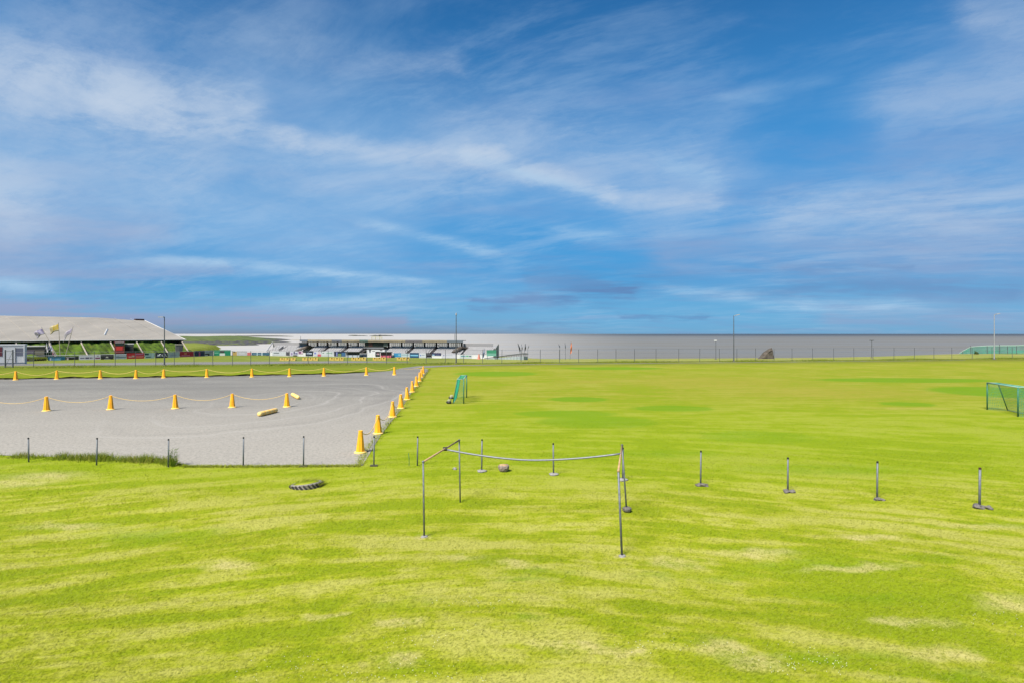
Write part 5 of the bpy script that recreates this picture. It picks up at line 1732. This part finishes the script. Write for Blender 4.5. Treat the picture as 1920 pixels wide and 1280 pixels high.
# ------------------------------------------------------------------ small goals
def goal(near, far, back_sign, label, Hh=1.62, dt=0.5, db=0.75, netm=None, postm=None, barm=None):
    root = empty('small_goal', near, 0, label, 'goal', 'small training goals on the field')
    w = (far - near)
    L = w.length
    u = w.normalized()
    bk_ = Vector((u.y, -u.x, 0)) * back_sign
    pts = {'n0': Vector((0, 0, 0)), 'n1': Vector((0, 0, Hh)), 'f0': w, 'f1': w + Vector((0, 0, Hh)), 'nb1': bk_ * dt + Vector((0, 0, Hh)), 'fb1': w + bk_ * dt + Vector((0, 0, Hh)),
           'nb0': bk_ * db, 'fb0': w + bk_ * db}
    for nm, a, b_, r, m in (('post', 'n0', 'n1', .038, postm), ('post', 'f0', 'f1', .038, postm), ('crossbar', 'n1', 'f1', .04, barm), ('side_bar', 'n1', 'nb1', .025, barm), ('side_bar', 'f1', 'fb1', .025, barm),
                            ('back_brace', 'nb1', 'nb0', .028, postm), ('back_brace', 'fb1', 'fb0', .028, postm), ('rear_bar', 'nb1', 'fb1', .025, barm), ('ground_bar', 'nb0', 'fb0', .03, barm)):
        mb = MB(); mb.tube([pts[a], pts[b_]], r, 8); mb.build(nm, m, root, True)

    def netp(a, b_, c, d_, nm):
        mb = MB()
        la, lb = max((b_ - a).length, (c - d_).length), max((d_ - a).length, (c - b_).length)
        nu, nv = int(la / 0.1), int(lb / 0.1)
        nr = 0.0035 if netm is M_NETT else 0.0065
        for i in range(nu + 1):
            f = i / nu
            mb.tube([a.lerp(b_, f), d_.lerp(c, f)], nr, 3, False)
        for j in range(nv + 1):
            f = j / nv
            mb.tube([a.lerp(d_, f), b_.lerp(c, f)], nr, 3, False)
        tag(mb.build(nm, netm, root), kind='stuff')
    netp(pts['n1'], pts['f1'], pts['fb1'], pts['nb1'], 'top_net')
    netp(pts['nb1'], pts['fb1'], pts['fb0'], pts['nb0'], 'back_net')
    netp(pts['n0'], pts['n1'], pts['nb1'], pts['nb0'], 'side_net')
    netp(pts['f0'], pts['f1'], pts['fb1'], pts['fb0'], 'side_net')
    return root


goal(gpt(869.5, 756), gpt(875.0, 744.8), -1, 'small green goal seen from its end near the gravel corner', netm=M_NETT, postm=M_GREEN, barm=M_PNET, dt=0.42, db=0.72)
goal(gpt(1908.7, 780.5), gpt(1851, 767.3), 1, 'small green goal standing at the right edge of the field', Hh=1.64, netm=M_NET, postm=M_GREEN, barm=M_PNET, dt=0.55, db=1.05)

# ------------------------------------------------------------------ grass blades, rough edges, weeds
def on_gravel(x, y):
    gx = np.interp(y, [b for a, b in RE], [a for a, b in RE])
    ne = np.interp(x, [a for a, b in NEAR_EDGE], [b for a, b in NEAR_EDGE])
    return (x < gx) & (y > ne) & (y < 80)


Hv = np.vectorize(H)


def blades(name, x, y, z, h, w, lean, label, cat, m, az0=None, kind='stuff', parent=None):
    n = len(x)
    a = rng.uniform(0, 2 * np.pi, n)
    la = rng.uniform(0, 2 * np.pi, n) if az0 is None else az0 + rng.normal(0, 0.9, n)
    ln = lean * h * rng.uniform(0.4, 1.3, n)
    bx, by = np.cos(a) * w / 2, np.sin(a) * w / 2
    v = np.empty((n, 3, 3), np.float32)
    v[:, 0] = np.stack([x - bx, y - by, z], 1)
    v[:, 1] = np.stack([x + bx, y + by, z], 1)
    v[:, 2] = np.stack([x + np.cos(la) * ln, y + np.sin(la) * ln, z + h], 1)
    me = bpy.data.meshes.new(name)
    me.vertices.add(n * 3); me.vertices.foreach_set('co', v.ravel())
    me.loops.add(n * 3); me.loops.foreach_set('vertex_index', np.arange(n * 3, dtype=np.int32))
    me.polygons.add(n); me.polygons.foreach_set('loop_start', np.arange(0, n * 3, 3, dtype=np.int32))
    me.materials.append(m)
    me.update(calc_edges=True)
    at_ = me.attributes.new('tint', 'FLOAT', 'POINT')
    tint = rng.uniform(0, 1, n)
    at_.data.foreach_set('value', np.repeat(tint, 3).astype(np.float32))
    o = bpy.data.objects.new(name, me)
    COL.objects.link(o)
    if parent: o.parent = parent
    return tag(o, label, cat, kind=kind)


def scatter(y0, y1, dens, margin=1.5):
    """random points over the lawn strip y0..y1 as wide as could be seen"""
    W = 0.93 * y1 + margin
    n = int((y1 - y0) * 2 * W * dens)
    x = rng.uniform(-W, W, n); y = rng.uniform(y0, y1, n)
    k = np.abs(x) < 0.93 * y + margin
    return x[k], y[k]


X, Y, Hh_, Ww = [], [], [], []
for (a, b_, dn, hh, ww) in ((6.2, 8, 1750, 0.036, 0.008), (8, 10, 1350, 0.036, 0.009), (10, 13, 820, 0.035, 0.011), (13, 17, 430, 0.034, 0.015), (17, 22, 220, 0.03, 0.02), (22, 30, 90, 0.024, 0.026)):
    x, y = scatter(a, b_, dn)
    X.append(x); Y.append(y); Hh_.append(rng.uniform(0.6, 1.4, len(x)) * hh); Ww.append(np.full(len(x), ww))
X, Y, Hh_, Ww = map(np.concatenate, (X, Y, Hh_, Ww))
X = np.concatenate([X, TYRE_BLADES[0]]); Y = np.concatenate([Y, TYRE_BLADES[1]])
Hh_ = np.concatenate([Hh_, rng.uniform(0.12, 0.20, len(TYRE_BLADES[0]))]); Ww = np.concatenate([Ww, np.full(len(TYRE_BLADES[0]), 0.015)])
k = ~on_gravel(X, Y)
X, Y, Hh_, Ww = X[k], Y[k], Hh_[k], Ww[k]
Zk = np.where(Y < 19, 0.035 * np.sin(0.55 * X + 0.8 * Y) + 0.03 * np.sin(0.9 * X - 0.6 * Y + 1.3), 0.0)
kk = np.clip((19 - Y) / 4, 0, 1); kk = kk * kk * (3 - 2 * kk)
Z = Zk * kk - 0.004
slope_dir = -np.arctan(0.066 * X / (1 + 0.0034 * X * X) ** 2)
blades('lawn_grass', X, Y, Z, Hh_, Ww, 1.5, 'short mown yellow green grass blades of the near lawn', 'grass', M_BLADE, az0=slope_dir)

# rough tall grass: gravel edge at left, along the far fence, turf lip
M_ROUGH = bpy.data.materials.new('rough_grass')
M_ROUGH.use_nodes = True
t = NT(M_ROUGH.node_tree)
b = t.n['Principled BSDF']
at_ = t.n.new('ShaderNodeAttribute'); at_.attribute_name = 'tint'
P = t.n.new('ShaderNodeNewGeometry').outputs['Position']
c = t.mix(at_.outputs['Fac'], (0.095, 0.17, 0.006), (0.32, 0.34, 0.035))
c = t.mix(t.math('MULTIPLY', t.ramp(t.noise(P, 0.9, 4.0, 0.6), 0.48, 0.66), t.ramp(at_.outputs['Fac'], 0.3, 0.8)), c, (0.34, 0.25, 0.08))
t.put(b, 'Base Color', c); b.inputs['Roughness'].default_value = 0.75; b.inputs['Specular IOR Level'].default_value = 0.2
tr = t.n.new('ShaderNodeBsdfTranslucent'); t.put(tr, 'Color', c)
mx = t.n.new('ShaderNodeMixShader'); mx.inputs[0].default_value = 0.4
t.l.new(b.outputs[0], mx.inputs[1]); t.l.new(tr.outputs[0], mx.inputs[2]); t.l.new(mx.outputs[0], t.n['Material Output'].inputs[0])
n = 11000
x = rng.uniform(-22, -11.9, n)
ey = np.interp(x, [a for a, b_ in NEAR_EDGE], [b_ for a, b_ in NEAR_EDGE])
y = ey + rng.normal(-0.12, 0.16, n)
dens = np.clip(0.10 + 0.30 * np.sin(x * 1.9 + 2.0) ** 2 + 0.22 * np.sin(x * 4.7) * np.sin(x * 2.3 + 1) + 0.45 * (x > -16.8), 0.06, 1.0)
hh = rng.uniform(0.08, 0.34, n) * (0.40 + 0.65 * dens)
k = rng.uniform(0, 1, n) < dens
blades('rough_grass', x[k], y[k], np.zeros(k.sum()), hh[k], np.full(k.sum(), 0.016), 0.55, 'tall rough grass and weeds along the near gravel edge', 'rough grass', M_ROUGH)
n = 9500                                            # ragged grass fringe where lawn meets gravel
tt = rng.uniform(0, 1, n)
s1 = tt < 0.45
x = np.where(s1, rng.uniform(-11.8, -5.3, n), 0); y = np.where(s1, np.interp(x, [a for a, b_ in NEAR_EDGE], [b_ for a, b_ in NEAR_EDGE]) + rng.normal(0, 0.07, n), 0)
yy = 19.9 + (76 - 19.9) * rng.uniform(0, 1, n) ** 1.3
x = np.where(s1, x, np.interp(yy, [b_ for a, b_ in RE], [a for a, b_ in RE]) + rng.normal(0.02, 0.10, n)); y = np.where(s1, y, yy)
blades('edge_grass', x, y, np.zeros(n), rng.uniform(0.04, 0.10, n), np.full(n, 0.02), 0.9, 'ragged grass fringe along the edge of the gravel', 'grass', M_BLADE)
n = 42000
x = rng.uniform(-95, 105, n)
y = 90.2 + 0.168 * x + rng.normal(-0.4, 1.1, n)
dn = 0.5 + 0.5 * np.sin(x * 0.37 + 1.1 * np.sin(x * 0.13))
k = rng.uniform(0, 1, n) < 0.25 + 0.75 * dn
zz = Hv(x[k], y[k])
blades('fence_grass', x[k], y[k], zz, rng.uniform(0.08, 0.34, k.sum()) * (0.4 + 0.8 * dn[k]), np.full(k.sum(), 0.035), 0.6, 'rough unmown grass along the foot of the far fence', 'rough grass', M_ROUGH)

# one taller weed at the end of the rough strip
p = gpt(325, 874)
weed = empty('tall_weed', (p.x, p.y, 0), 0, 'tall yellow green weed beside the post at the end of the rough grass', 'weed')
mb = MB()
for k in range(9):
    a = k * 0.7
    mb.tube([(0.05 * math.cos(a), 0.05 * math.sin(a), 0), (0.1 * math.cos(a), 0.1 * math.sin(a), 0.25 + 0.03 * k), (0.12 * math.cos(a) + 0.02 * k, 0.13 * math.sin(a), 0.38 + 0.04 * k)], [0.008, 0.006, 0.003], 5)
mb.build('stem', M_ROUGH, weed)
mb = MB(); rr = random.Random(2)
for k in range(90):
    a, z = rr.uniform(0, 6.3), rr.uniform(0.08, 0.62)
    r0 = rr.uniform(0.02, 0.14)
    c = Vector((r0 * math.cos(a), r0 * math.sin(a), z)); d = Vector((math.cos(a), math.sin(a), rr.uniform(-.3, .6))) * 0.09
    s_ = Vector((-math.sin(a), math.cos(a), 0)) * 0.022
    mb.add([c, c + d * 0.5 + s_, c + d, c + d * 0.5 - s_], [(0, 1, 2, 3)])
mb.build('foliage', M_ROUGH, weed)

# white clover heads in patches of the near lawn
CLOVER = [(520, 1255, .35, .12), (625, 1240, .5, .15), (820, 1262, .35, .1), (800, 1200, .4, .1), (1480, 1230, .5, .12), (1560, 1255, .4, .1), (1850, 1160, .6, .14), (1520, 1255, .3, .1), (900, 1140, .4, .12), (680, 1275, .5, .1), (1240, 1210, .4, .1)]
mb = MB(); rr = random.Random(8)
for px, py, sx, sy in CLOVER:
    g = gpt(px, py)
    for k in range(26):
        x, y = g.x + rr.gauss(0, sx), g.y + rr.gauss(0, sy * 1.6)
        if y < 6.3: continue
        r0 = rr.uniform(0.004, 0.007)
        z = H(x, y) + rr.uniform(0.03, 0.045)
        mb.add([(x - r0, y, z), (x, y - r0, z), (x + r0, y, z), (x, y + r0, z), (x, y, z + r0 * 1.3), (x, y, z - r0)], [(0, 1, 4), (1, 2, 4), (2, 3, 4), (3, 0, 4), (1, 0, 5), (2, 1, 5), (3, 2, 5), (0, 3, 5)])
tag(mb.build('clover_flowers', mat('clover_white', (0.52, 0.54, 0.44), 0.8, var=0.2, vscale=20)), 'tiny white clover heads scattered in the near lawn', 'clover', kind='stuff')
